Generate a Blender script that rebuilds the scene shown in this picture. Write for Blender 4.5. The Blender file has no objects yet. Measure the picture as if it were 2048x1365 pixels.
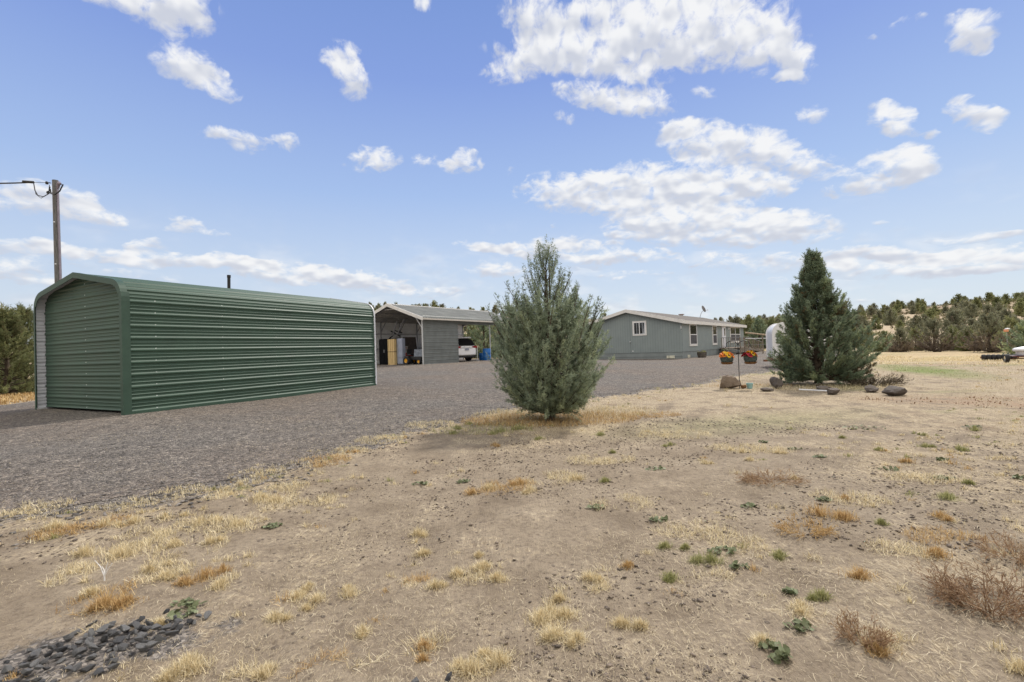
import bpy, math, random
import numpy as np
from mathutils import Vector, Matrix
C=bpy.context.scene.collection
sc=bpy.context.scene
PI=math.pi
# ---------------------------------------------------------------- camera
cam=bpy.data.cameras.new('camera'); camo=bpy.data.objects.new('camera',cam); C.objects.link(camo)
cam.sensor_width=36; cam.lens=16.65; cam.clip_start=.05; cam.clip_end=5000
camo.matrix_world=Matrix.Translation((0,0,1.25))@Matrix.Rotation(PI/2+.01633,4,'X')@Matrix.Rotation(-.03346,4,'Z')
sc.camera=camo
# ---------------------------------------------------------------- sun
SUN_EL=math.radians(47); SUN_AZ=math.radians(39)      # azimuth from +Y towards +X
sd=bpy.data.lights.new('sun','SUN'); sd.energy=3.6; sd.angle=math.radians(4.0); sd.color=(1.0,.94,.85)
so=bpy.data.objects.new('sun',sd); C.objects.link(so)
_d=Vector((math.sin(SUN_AZ)*math.cos(SUN_EL),math.cos(SUN_AZ)*math.cos(SUN_EL),math.sin(SUN_EL)))
so.rotation_euler=_d.to_track_quat('Z','Y').to_euler(); so.location=(0,0,40)
sc.view_settings.view_transform='Standard'; sc.view_settings.look='None'
sc.view_settings.exposure=0.12; sc.view_settings.gamma=1.0; sc.view_settings.use_curve_mapping=False
sc.cycles.max_bounces=6; sc.cycles.use_denoising=True
# ---------------------------------------------------------------- node helper
class NT:
    def __init__(s,nt): s.nt=nt; s.nt.nodes.clear()
    def n(s,t,props=None,**inp):
        nd=s.nt.nodes.new(t)
        for k,v in (props or {}).items(): setattr(nd,k,v)
        for k,v in inp.items():
            s.set(nd,k,v)
        return nd
    def set(s,nd,k,v):
        if k[0]=='i' and k[1:].isdigit(): sock=nd.inputs[int(k[1:])]
        else: sock=nd.inputs[k.replace('_',' ')]
        if isinstance(v,bpy.types.NodeSocket): s.nt.links.new(v,sock)
        elif isinstance(v,bpy.types.Node): s.nt.links.new(v.outputs[0],sock)
        else: sock.default_value=v
    def math(s,op,a,b=0.0,c=0.0,clamp=False):
        return s.n('ShaderNodeMath',dict(operation=op,use_clamp=clamp),i0=a,i1=b,i2=c).outputs[0]
    def mix(s,f,a,b,typ='MIX'):
        nd=s.nt.nodes.new('ShaderNodeMix'); nd.data_type='RGBA'; nd.blend_type=typ
        s.set(nd,'i0',f)
        for i,v in ((6,a),(7,b)):
            if isinstance(v,tuple) and len(v)==3: v=v+(1,)
            s.set(nd,'i%d'%i,v)
        return nd.outputs[2]
    def ramp(s,f,stops,interp='LINEAR'):
        nd=s.nt.nodes.new('ShaderNodeValToRGB'); s.set(nd,'i0',f); cr=nd.color_ramp; cr.interpolation=interp
        while len(cr.elements)<len(stops): cr.elements.new(.5)
        for e,(p,c) in zip(cr.elements,stops):
            e.position=p; e.color=tuple(c)+(1,) if len(c)==3 else c
        return nd.outputs[0]
    def noise(s,vec,scale,detail=4,rough=.55,dist=0,out=0):
        return s.n('ShaderNodeTexNoise',dict(noise_dimensions='3D'),Vector=vec,Scale=scale,Detail=detail,Roughness=rough,Distortion=dist).outputs[out]
    def sst(s,x,a,b):
        nd=s.n('ShaderNodeMapRange',dict(interpolation_type='SMOOTHSTEP'),i0=x,i1=a,i2=b); return nd.outputs[0]
# ---------------------------------------------------------------- sky
# cumulus fields: azimuth, elevation, half width, half height (degrees), tilt, weight
CL=[(-35.3,31.4,3.85,1.67,10,1),(-37.2,31.6,4.37,1.05,14,1),(-33.9,27.5,2.39,1.67,-6,1),(-31.6,26.6,1.87,1.24,-26,1),(-18.6,30.8,2.2,1.54,1,1),(-17.8,28.9,2.07,1.63,1,1),(-9.8,36.2,1.19,0.71,7,0.6),(-31.9,22.1,1.31,0.63,6,0.7),(-29.0,22.0,2.26,0.76,-5,0.8),(-24.8,22.3,1.63,0.8,10,0.9),(-15.4,21.7,2.72,1.22,5,1),(-5.3,21.7,2.29,1.27,16,1),(-9.8,21.6,1.52,0.74,-5,0.5),(0.3,20.5,0.82,0.5,30,0.45),(5.0,34.7,4.37,2.39,-17,1),(7.0,32.4,4.46,2.21,-16,1),(2.1,30.9,4.51,1.29,8,0.9),(7.6,31.5,8.43,1.33,-8,0.9),(17.6,33.2,7.89,3.05,-11,1.1),(14.1,30.8,6.96,1.97,-8,1),(24.5,31.2,7.29,3.0,-15,1.2),(29.7,28.7,3.73,1.91,-32,1),(31.9,26.4,1.94,1.14,-46,1),(10.8,35.4,2.97,0.8,-7,0.7),(15.7,28.3,4.0,1.28,-9,0.55),(11.0,27.5,4.74,1.23,-12,1.05),(15.6,26.4,4.31,1.22,-12,1),(7.3,25.7,0.96,0.59,-6,0.5),(23.2,25.9,1.39,0.7,-21,0.4),(28.7,26.6,0.97,0.38,-16,0.6),(31.2,25.7,1.39,0.37,-16,0.8),(22.5,21.5,4.57,2.0,-20,0.95),(27.4,20.0,3.92,1.97,-14,1),(31.5,18.0,3.97,1.43,-24,0.9),(21.0,23.2,2.16,0.95,-11,0.8),(8.2,18.0,5.97,2.08,-4,1.1),(16.9,17.7,8.35,2.55,-3,1.2),(22.2,15.9,6.31,2.07,-9,1.1),(26.8,16.7,2.95,1.28,-12,1),(30.6,15.7,1.48,0.95,-17,0.8),(22.1,12.7,8.92,1.92,-7,1.1),(28.5,11.9,6.15,1.62,-9,1.1),(16.8,14.2,5.11,1.62,-21,0.9),(12.4,12.9,1.74,0.45,-5,0.6),(38.8,15.2,2.93,1.7,-3,1.05),(41.0,15.5,2.0,1.15,-21,0.9),(36.0,14.2,1.97,0.75,-2,0.7),(39.9,16.6,2.14,0.78,-5,0.6),(33.2,21.9,1.24,0.82,-1,0.85),(39.3,20.0,1.73,1.12,-39,1),(40.4,18.6,1.56,0.61,-30,0.8),(45.0,18.4,1.94,1.02,-48,1),(46.2,17.4,0.85,0.8,45,0.8),(42.7,17.5,0.64,0.42,-30,0.7),(45.1,24.2,1.55,1.25,2,0.95),(44.7,25.6,1.7,0.71,-28,0.6),(45.5,23.5,0.94,0.71,-85,0.8),(40.4,27.0,1.29,0.33,11,0.5),(37.6,26.7,0.89,0.22,-20,0.4),(-46.0,13.9,2.21,1.28,9,1.05),(-42.5,13.9,2.26,1.22,-9,1),(-40.2,13.2,1.91,0.82,-17,0.9),(-34.6,13.2,1.56,0.86,3,0.9),(-31.9,12.7,1.22,0.35,0,0.6),(-37.6,11.0,1.23,0.69,9,1),(-45.7,10.0,2.52,0.83,4,1.05),(-43.2,9.5,1.6,0.87,-15,0.9),(-39.9,9.8,2.14,0.68,0,0.9),(-36.1,9.8,4.35,0.81,1,1),(-31.9,10.0,2.63,0.7,4,0.9),(-28.8,9.5,2.78,0.89,-2,1),(-23.9,9.5,5.03,0.76,-6,0.95),(-25.4,8.6,2.96,0.7,-3,0.8),(-18.7,8.8,4.88,0.85,-5,0.9),(-46.3,8.0,1.75,0.98,8,0.95),(-43.9,7.3,1.9,0.52,5,0.6),(-38.4,8.1,2.6,0.47,0,0.6),(-2.3,12.2,3.63,0.58,-6,0.9),(2.5,11.6,6.06,0.82,-5,1),(8.0,12.1,4.77,0.81,-4,0.9),(13.8,10.4,4.87,0.74,-2,1),(9.1,10.2,3.55,0.7,-4,0.6),(-1.5,9.5,3.63,0.89,-6,0.95),(-16.5,8.2,6.11,0.8,-5,0.7),(-7.0,7.3,1.79,0.42,-1,0.9),(-12.0,7.1,4.64,0.59,0,0.5),(27.0,8.3,8.73,1.05,-8,0.6),(13.7,8.3,5.16,0.4,-4,0.5),(36.6,8.2,3.54,0.67,-6,1),(39.6,7.4,3.32,0.54,-15,0.9),(36.5,6.8,6.34,1.04,-11,0.7),(43.0,6.9,2.92,0.48,-2,1),(45.5,6.6,2.99,0.67,-5,1),(44.2,5.9,4.35,0.65,-2,0.8),(44.6,8.1,3.07,0.34,-2,0.9),(45.7,5.3,3.26,0.33,-5,0.8),(30.2,6.0,2.73,0.36,-6,0.45),(38.1,11.0,0.69,0.23,-12,0.4),(5.4,14.4,0.84,0.28,-3,0.4),(36.8,3.5,1.55,0.29,1,0.45)]
w=bpy.data.worlds.new('World'); sc.world=w; w.use_nodes=True
t=NT(w.node_tree)
tc=t.n('ShaderNodeTexCoord')
sky=t.n('ShaderNodeTexSky',dict(sky_type='NISHITA',sun_disc=False,sun_elevation=SUN_EL,sun_rotation=SUN_AZ,altitude=900,air_density=1.0,dust_density=.6,ozone_density=2.0))
sep=t.n('ShaderNodeSeparateXYZ',None,Vector=tc.outputs['Generated'])
X,Y,Z=sep.outputs
az=t.math('MULTIPLY',t.math('ARCTAN2',X,Y),57.29578)
el=t.math('MULTIPLY',t.math('ARCSINE',Z),57.29578)
P=t.n('ShaderNodeCombineXYZ',None,X=az,Y=el).outputs[0]
# warp of the cloud outlines
elf=t.math('MAXIMUM',el,0.0)
flat=t.math('ADD',2.3,t.math('MULTIPLY',elf,-.020))        # clouds flatten towards the horizon
Pn=t.n('ShaderNodeCombineXYZ',None,X=az,Y=t.math('MULTIPLY',el,flat)).outputs[0]
warp=t.n('ShaderNodeTexNoise',dict(noise_dimensions='3D'),Vector=Pn,Scale=.22,Detail=3,Roughness=.6).outputs['Color']
wv=t.n('ShaderNodeVectorMath',dict(operation='SUBTRACT'),i0=warp,i1=(.5,.5,.5)).outputs[0]
wv=t.n('ShaderNodeVectorMath',dict(operation='MULTIPLY'),i0=wv,i1=(3.8,1.8,0)).outputs[0]
Pw=t.n('ShaderNodeVectorMath',dict(operation='ADD'),i0=P,i1=wv).outputs[0]
acc=None
for i_,(a0,e0,rx,ry,ang,wt) in enumerate(CL):
    if i_%8==7: Pw=t.n('ShaderNodeVectorMath',dict(operation='MULTIPLY_ADD'),i0=acc,i1=(1e-7,1e-7,0),i2=Pw).outputs[0]   # orders the evaluation
    mp=t.n('ShaderNodeMapping',dict(vector_type='TEXTURE'),Vector=Pw,Location=(a0,e0,-1),Rotation=(0,0,math.radians(ang)),Scale=(rx*1.33,ry*1.33,1)).outputs[0]
    ln=t.n('ShaderNodeVectorMath',dict(operation='LENGTH'),i0=mp).outputs['Value']
    bc=t.math('MULTIPLY_ADD',ln,-wt*2.414,wt*3.414,clamp=True)
    pr=t.n('ShaderNodeVectorMath',dict(operation='MULTIPLY'),i0=mp,i1=bc).outputs[0]
    acc=pr if acc is None else t.n('ShaderNodeVectorMath',dict(operation='ADD'),i0=acc,i1=pr).outputs[0]
_,sy,sw=t.n('ShaderNodeSeparateXYZ',None,Vector=acc).outputs
run=t.math('MINIMUM',sw,1.15)
n1=t.noise(Pn,.50,6,.56,.5)
n2=t.noise(Pn,1.8,3,.6)
Pup=t.n('ShaderNodeVectorMath',dict(operation='ADD'),i0=Pn,i1=(.3,1.1,0)).outputs[0]
n1u=t.noise(Pup,.34,2,.5); n1d=t.noise(Pn,.34,2,.5)
nn=t.math('MULTIPLY_ADD',n2,.22,n1)
f=t.math('ADD',run,t.math('MULTIPLY',t.math('SUBTRACT',nn,.617),3.3))
f=t.math('MULTIPLY',f,t.sst(run,0.0,.30))
dens=t.math('POWER',t.sst(f,.02,1.25),.85)
dens=t.math('MULTIPLY',dens,.97)
# thin cirrus-like veil low down and fill cloud added out of view behind the camera
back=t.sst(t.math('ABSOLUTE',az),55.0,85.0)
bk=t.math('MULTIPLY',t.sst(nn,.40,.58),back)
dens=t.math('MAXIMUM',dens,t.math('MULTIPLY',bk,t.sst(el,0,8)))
veil=t.math('MULTIPLY',t.sst(t.noise(Pn,.16,3,.55),.45,.75),t.math('MULTIPLY',t.sst(el,17,4),.72))
dens=t.math('MAXIMUM',dens,veil)
shade=t.math('DIVIDE',sy,t.math('MAXIMUM',sw,.05))
shade=t.math('ADD',t.math('MULTIPLY',shade,.8),t.math('MULTIPLY',t.math('SUBTRACT',n1d,n1u),2.6))
shade=t.sst(shade,-.62,.42)
ccol=t.mix(shade,(5.7,6.0,6.8),(8.5,8.55,8.65))
ccol=t.mix(back,ccol,t.mix(t.sst(el,8,38),(5.5,5.2,4.9),(15.5,14.8,13.4)))     # unseen bright warm cloud bank, added behind the camera as fill light
grad=t.ramp(t.math('DIVIDE',elf,90.0),[(0,(6.4,6.9,7.4)),(.045,(6.2,6.95,7.8)),(.11,(5.3,6.4,8.1)),(.20,(3.7,5.1,8.0)),(.33,(2.35,3.5,7.2)),(.5,(1.5,2.6,6.0)),(1,(.7,1.5,4.3))])
skyc=t.mix(.9,sky.outputs[0],grad)
below=t.sst(el,-.5,-4.0)
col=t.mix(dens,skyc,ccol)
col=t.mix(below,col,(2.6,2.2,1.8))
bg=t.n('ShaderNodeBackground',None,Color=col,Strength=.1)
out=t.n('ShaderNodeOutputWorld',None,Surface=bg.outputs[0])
w.cycles.sampling_method='MANUAL'; w.cycles.sample_map_resolution=512
# ---------------------------------------------------------------- materials
def mat(name,col,rough=.7,metal=0.0,var=.12,scale=6.0,bump=0.0,bscale=40.0,spec=.5,col2=None,detail=4,stretch=None,trans=0,emis=None,coat=0):
    m=bpy.data.materials.new(name); m.use_nodes=True; t=NT(m.node_tree)
    tc=t.n('ShaderNodeTexCoord').outputs['Object']
    if stretch: tc=t.n('ShaderNodeMapping',None,Vector=tc,Scale=stretch).outputs[0]
    n=t.noise(tc,scale,detail,.6)
    dark=col2 if col2 else tuple(c*(1-var*2) for c in col)
    lite=col if col2 else tuple(min(1,c*(1+var)) for c in col)
    c=t.ramp(n,[(.3,dark),(.7,lite)])
    rg=t.math('ADD',rough-.08,t.math('MULTIPLY',n,.16))
    b=t.n('ShaderNodeBsdfPrincipled',None,Base_Color=c,Roughness=rg,Metallic=metal)
    b.inputs['Specular IOR Level'].default_value=spec
    if coat: b.inputs['Coat Weight'].default_value=coat; b.inputs['Coat Roughness'].default_value=.22 if 'metal' in name else .03
    if bump:
        bn=t.noise(tc,bscale,4,.6)
        bp=t.n('ShaderNodeBump',None,Strength=bump,Distance=.02,Height=bn); t.set(b,'Normal',bp.outputs[0])
    t.n('ShaderNodeOutputMaterial',None,Surface=b.outputs[0]); return m
M={}
M['green_metal']=mat('green_metal',(.048,.090,.064),.50,0,.08,2.2,0,2.5,.32)
M['green_trim']=mat('green_trim',(.048,.088,.064),.50,0,.10,3,0,6,.3)
M['white_metal']=mat('white_metal',(.62,.63,.68),.45,0,.04,2)
M['screw']=mat('screw',(.62,.68,.64),.4,0)
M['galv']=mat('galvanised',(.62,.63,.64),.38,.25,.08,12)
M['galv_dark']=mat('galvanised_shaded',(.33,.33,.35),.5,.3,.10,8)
M['cream_trim']=mat('cream_trim',(.60,.56,.50),.45,0,.05,3)
M['roof_grey']=mat('roof_grey_metal',(.25,.26,.255),.55,.0,.12,1.2,0,3,.3)
M['grey_metal']=mat('grey_metal',(.17,.185,.18),.45,.0,.12,1.6,0,3,.4)
M['inner']=mat('inner_panel',(.78,.78,.78),.6,0,.07,2)
M['underroof']=mat('underside_of_roof',(.38,.37,.35),.6,0,.10,2)
M['white']=mat('white_paint',(.72,.71,.70),.5,0,.04,4)
M['trimw']=mat('warm_white_trim',(.74,.72,.70),.55,0,.06,3)
M['vinyl']=mat('white_vinyl',(.80,.80,.82),.4,0,.02,4)
M['door']=mat('white_door',(.70,.72,.80),.4,0,.02,4)
M['black']=mat('black_metal',(.012,.012,.014),.45,0,.2,8)
M['rubber']=mat('black_rubber',(.022,.022,.024),.8,0,.3,20,.2,60)
M['wood']=mat('weathered_wood',(.24,.20,.16),.85,0,.25,5,.3,30,.2,stretch=(6,6,1.2))
M['deckwood']=mat('deck_wood',(.30,.245,.20),.8,0,.2,5,.2,30,.2,stretch=(3,3,3))
M['log']=mat('peeled_log',(.46,.35,.25),.8,0,.2,6,.3,30,.2)
M['pine']=mat('fresh_pine',(.68,.50,.25),.6,0,.16,9,.1,30,.3,stretch=(9,9,.6))
M['pole']=mat('pole_wood',(.185,.182,.18),.85,0,.3,6,.5,30,.15,stretch=(14,14,.6))
M['conduit']=mat('conduit',(.25,.22,.27),.5,.2)
M['blue']=mat('blue_plastic',(.012,.14,.46),.4,0,.1,3)
M['carwhite']=mat('car_white',(.86,.86,.90),.25,0,.01,2,coat=.6)
M['glass']=mat('dark_glass',(.018,.020,.022),.07,0,.2,2,spec=.7)
M['carglass']=mat('tinted_glass',(.006,.006,.007),.5,0,.2,2,spec=.08)
M['red']=mat('red_lens',(.30,.012,.02),.2,0,.2,8)
M['redpaint']=mat('red_paint',(.32,.03,.02),.5,0,.2,8)
M['yellow']=mat('yellow_paint',(.75,.38,.02),.45,0,.1,8)
M['mesh_screen']=mat('insect_screen',(.075,.072,.080),.6,0,.15,3)
M['curtain']=mat('curtain',(.40,.42,.45),.9,0,.2,8,stretch=(12,12,1))
M['slate']=mat('slate_panel',(.30,.33,.42),.5,0,.10,3)
M['tarp']=mat('grey_cover',(.22,.25,.30),.55,0,.3,8,.3,12)
M['brown']=mat('brown_board',(.11,.085,.07),.8,0,.2,6)
M['maroon']=mat('maroon_paint',(.10,.025,.025),.5,0,.2,8)
M['tank']=mat('white_tank',(.72,.72,.74),.4,0,.05,4)
M['rust']=mat('rusty_steel',(.26,.12,.06),.8,0,.3,9)
M['chrome']=mat('bright_steel',(.6,.6,.6),.2,1.0,.05)
M['cabinet']=mat('black_cabinet',(.007,.007,.009),.85,0,.3,4,spec=.1)
M['stave']=mat('barrel_stave',(.16,.135,.11),.8,0,.25,5,.2,30,.2)
M['hoop']=mat('barrel_hoop',(.045,.042,.045),.6,.3,.2)
M['potgreen']=mat('grey_green_felt',(.085,.105,.10),.95,0,.3,25,.5,60,.1)
M['coir']=mat('brown_coir',(.21,.11,.05),.95,0,.35,30,.6,60,.1)
M['petal_yellow']=mat('yellow_petal',(.82,.52,.01),.6,0,.12,20)
M['petal_orange']=mat('orange_petal',(.80,.22,.02),.6,0,.2,20)
M['petal_red']=mat('red_petal',(.42,.01,.03),.6,0,.2,20)
M['eye']=mat('flower_eye',(.03,.012,.008),.9)
M['leafg']=mat('leaf_green',(.05,.09,.03),.7,0,.3,20)
M['lavender']=mat('lavender_bloom',(.26,.28,.52),.8,0,.25,30)
M['teal']=mat('pale_teal_glaze',(.30,.50,.50),.4,0,.1,8)
M['bark']=mat('bark',(.105,.08,.06),.9,0,.35,9,.5,30,.1)
M['twig']=mat('bare_twig',(.14,.10,.075),.9,0,.3,9,.2,30,.1)
M['orange_flag']=mat('orange_cap',(.75,.33,.18),.6,0,.1,8)
M['vent']=mat('cream_vent',(.66,.64,.52),.6,0,.05,8)

def siding_mat():
    m=bpy.data.materials.new('grooved_siding'); m.use_nodes=True; t=NT(m.node_tree)
    tc=t.n('ShaderNodeTexCoord').outputs['Object']
    sp=t.n('ShaderNodeSeparateXYZ',None,Vector=tc)
    nrm=t.n('ShaderNodeNewGeometry').outputs['Normal']
    u=t.math('ADD',sp.outputs[0],sp.outputs[1])
    ph=t.math('FRACT',t.math('MULTIPLY',u,1/.203))
    gr=t.math('MULTIPLY',t.sst(ph,0.0,.03),t.sst(ph,.11,.07))
    n=t.noise(tc,1.3,4,.6); n2=t.noise(tc,14,3,.6)
    c=t.ramp(n,[(.3,(.225,.262,.268)),(.7,(.258,.298,.298))])
    c=t.mix(t.math('MULTIPLY',gr,.45),c,(.07,.09,.085))
    b=t.n('ShaderNodeBsdfPrincipled',None,Base_Color=c,Roughness=.6)
    h=t.math('ADD',t.math('MULTIPLY',gr,-1.0),t.math('MULTIPLY',n2,.12))
    bp=t.n('ShaderNodeBump',None,Strength=.6,Distance=.012,Height=h); t.set(b,'Normal',bp.outputs[0])
    t.n('ShaderNodeOutputMaterial',None,Surface=b.outputs[0]); return m
M['siding']=siding_mat()
M['skirt']=mat('skirting',(.235,.262,.265),.75,0,.08,1.5)
def shingle_mat():
    m=bpy.data.materials.new('shingles'); m.use_nodes=True; t=NT(m.node_tree)
    tc=t.n('ShaderNodeTexCoord').outputs['Object']
    br=t.n('ShaderNodeTexBrick',None,Vector=tc,Scale=1.0,Color1=(.115,.098,.082,1),Color2=(.075,.066,.058,1),Mortar=(.07,.06,.055,1))
    br.inputs['Mortar Size'].default_value=.008; br.inputs['Brick Width'].default_value=.3; br.inputs['Row Height'].default_value=.14
    n=t.noise(tc,3,5,.6); c=t.mix(.5,br.outputs[0],t.ramp(n,[(.3,(.07,.062,.054)),(.7,(.14,.118,.098))]))
    b=t.n('ShaderNodeBsdfPrincipled',None,Base_Color=c,Roughness=.9)
    t.n('ShaderNodeOutputMaterial',None,Surface=b.outputs[0]); return m
M['shingle']=shingle_mat()
def foliage_mat(name,stops,rough=.6,trans=.25):
    m=bpy.data.materials.new(name); m.use_nodes=True; t=NT(m.node_tree)
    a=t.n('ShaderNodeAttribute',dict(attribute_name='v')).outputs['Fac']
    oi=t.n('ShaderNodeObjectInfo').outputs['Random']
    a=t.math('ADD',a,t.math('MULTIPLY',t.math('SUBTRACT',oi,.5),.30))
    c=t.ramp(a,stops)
    b=t.n('ShaderNodeBsdfPrincipled',None,Base_Color=c,Roughness=rough)
    b.inputs['Specular IOR Level'].default_value=.25
    tr=t.n('ShaderNodeBsdfTranslucent',None,Color=c)
    mx=t.n('ShaderNodeMixShader',None,i0=trans,i1=b.outputs[0],i2=tr.outputs[0])
    t.n('ShaderNodeOutputMaterial',None,Surface=mx.outputs[0]); return m
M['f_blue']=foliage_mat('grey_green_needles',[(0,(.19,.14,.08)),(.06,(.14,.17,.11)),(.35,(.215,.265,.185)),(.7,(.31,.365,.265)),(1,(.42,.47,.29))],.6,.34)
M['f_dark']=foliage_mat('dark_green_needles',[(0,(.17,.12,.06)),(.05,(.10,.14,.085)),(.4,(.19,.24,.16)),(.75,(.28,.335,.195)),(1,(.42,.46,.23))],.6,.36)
M['f_olive']=foliage_mat('olive_needles',[(0,(.15,.12,.06)),(.3,(.15,.17,.075)),(.7,(.25,.265,.12)),(1,(.38,.36,.17))],.7,.38)
M['f_hill']=foliage_mat('juniper_needles',[(0,(.17,.14,.10)),(.25,(.15,.155,.10)),(.6,(.215,.22,.14)),(1,(.31,.30,.19))],.7,.38)
M['f_brown']=foliage_mat('brown_lower_needles',[(0,(.13,.10,.08)),(.5,(.21,.165,.125)),(1,(.29,.23,.16))])
M['g_dry']=foliage_mat('dry_grass_blades',[(0,(.40,.32,.19)),(.25,(.62,.51,.31)),(.7,(.82,.71,.47)),(1,(.90,.82,.62))],.7,.28)
M['dead']=foliage_mat('dead_twigs',[(0,(.05,.04,.03)),(.5,(.10,.08,.06)),(1,(.17,.14,.10))],.8,.05)
M['g_pale']=foliage_mat('pale_straw',[(0,(.24,.19,.125)),(.4,(.40,.325,.215)),(1,(.64,.55,.39))],.7,.1)
M['g_orange']=foliage_mat('orange_dry_grass',[(0,(.30,.18,.08)),(.5,(.50,.33,.14)),(1,(.70,.52,.27))],.7,.2)
M['g_green']=foliage_mat('yellow_green_grass',[(0,(.20,.21,.08)),(.5,(.34,.34,.14)),(1,(.52,.47,.24))],.7,.25)
M['g_leaf']=foliage_mat('weed_leaves',[(0,(.10,.11,.05)),(.5,(.17,.195,.10)),(1,(.29,.32,.20))],.6,.2)
M['g_red']=foliage_mat('red_brown_stems',[(0,(.17,.10,.06)),(.5,(.29,.185,.11)),(1,(.44,.31,.19))],.8,.1)
M['g_lawn']=foliage_mat('lawn_blades',[(0,(.07,.11,.02)),(.5,(.13,.20,.035)),(1,(.24,.28,.08))],.7,.25)
M['sage']=foliage_mat('brush_leaves',[(0,(.13,.11,.06)),(.5,(.20,.18,.10)),(1,(.30,.27,.16))],.8,.1)

def stone_mat(name,c1,c2,sc_=25,rough=.85):
    m=bpy.data.materials.new(name); m.use_nodes=True; t=NT(m.node_tree)
    a=t.n('ShaderNodeAttribute',dict(attribute_name='v')).outputs['Fac']
    tc=t.n('ShaderNodeTexCoord').outputs['Object']
    n=t.noise(tc,sc_,5,.65)
    oi=t.n('ShaderNodeObjectInfo').outputs['Random']
    f=t.math('ADD',t.math('ADD',a,t.math('MULTIPLY',oi,.35)),t.math('MULTIPLY',t.math('SUBTRACT',n,.5),.7))
    c=t.ramp(f,[(0,c1),(1,c2)])
    b=t.n('ShaderNodeBsdfPrincipled',None,Base_Color=c,Roughness=rough)
    bp=t.n('ShaderNodeBump',None,Strength=.8,Distance=.03,Height=t.noise(tc,sc_*1.2,6,.75)); t.set(b,'Normal',bp.outputs[0])
    t.n('ShaderNodeOutputMaterial',None,Surface=b.outputs[0]); return m
M['stone']=stone_mat('grey_stone',(.06,.06,.065),(.27,.265,.26))
M['gravel_st']=stone_mat('gravel_stones',(.04,.038,.038),(.29,.26,.235))
M['pebble']=stone_mat('dark_pebbles',(.085,.066,.052),(.28,.22,.17))
M['boulder']=stone_mat('brown_boulder',(.13,.095,.07),(.34,.27,.21),6)
M['lava']=stone_mat('dark_boulder',(.05,.042,.038),(.22,.18,.15),9)

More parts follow.
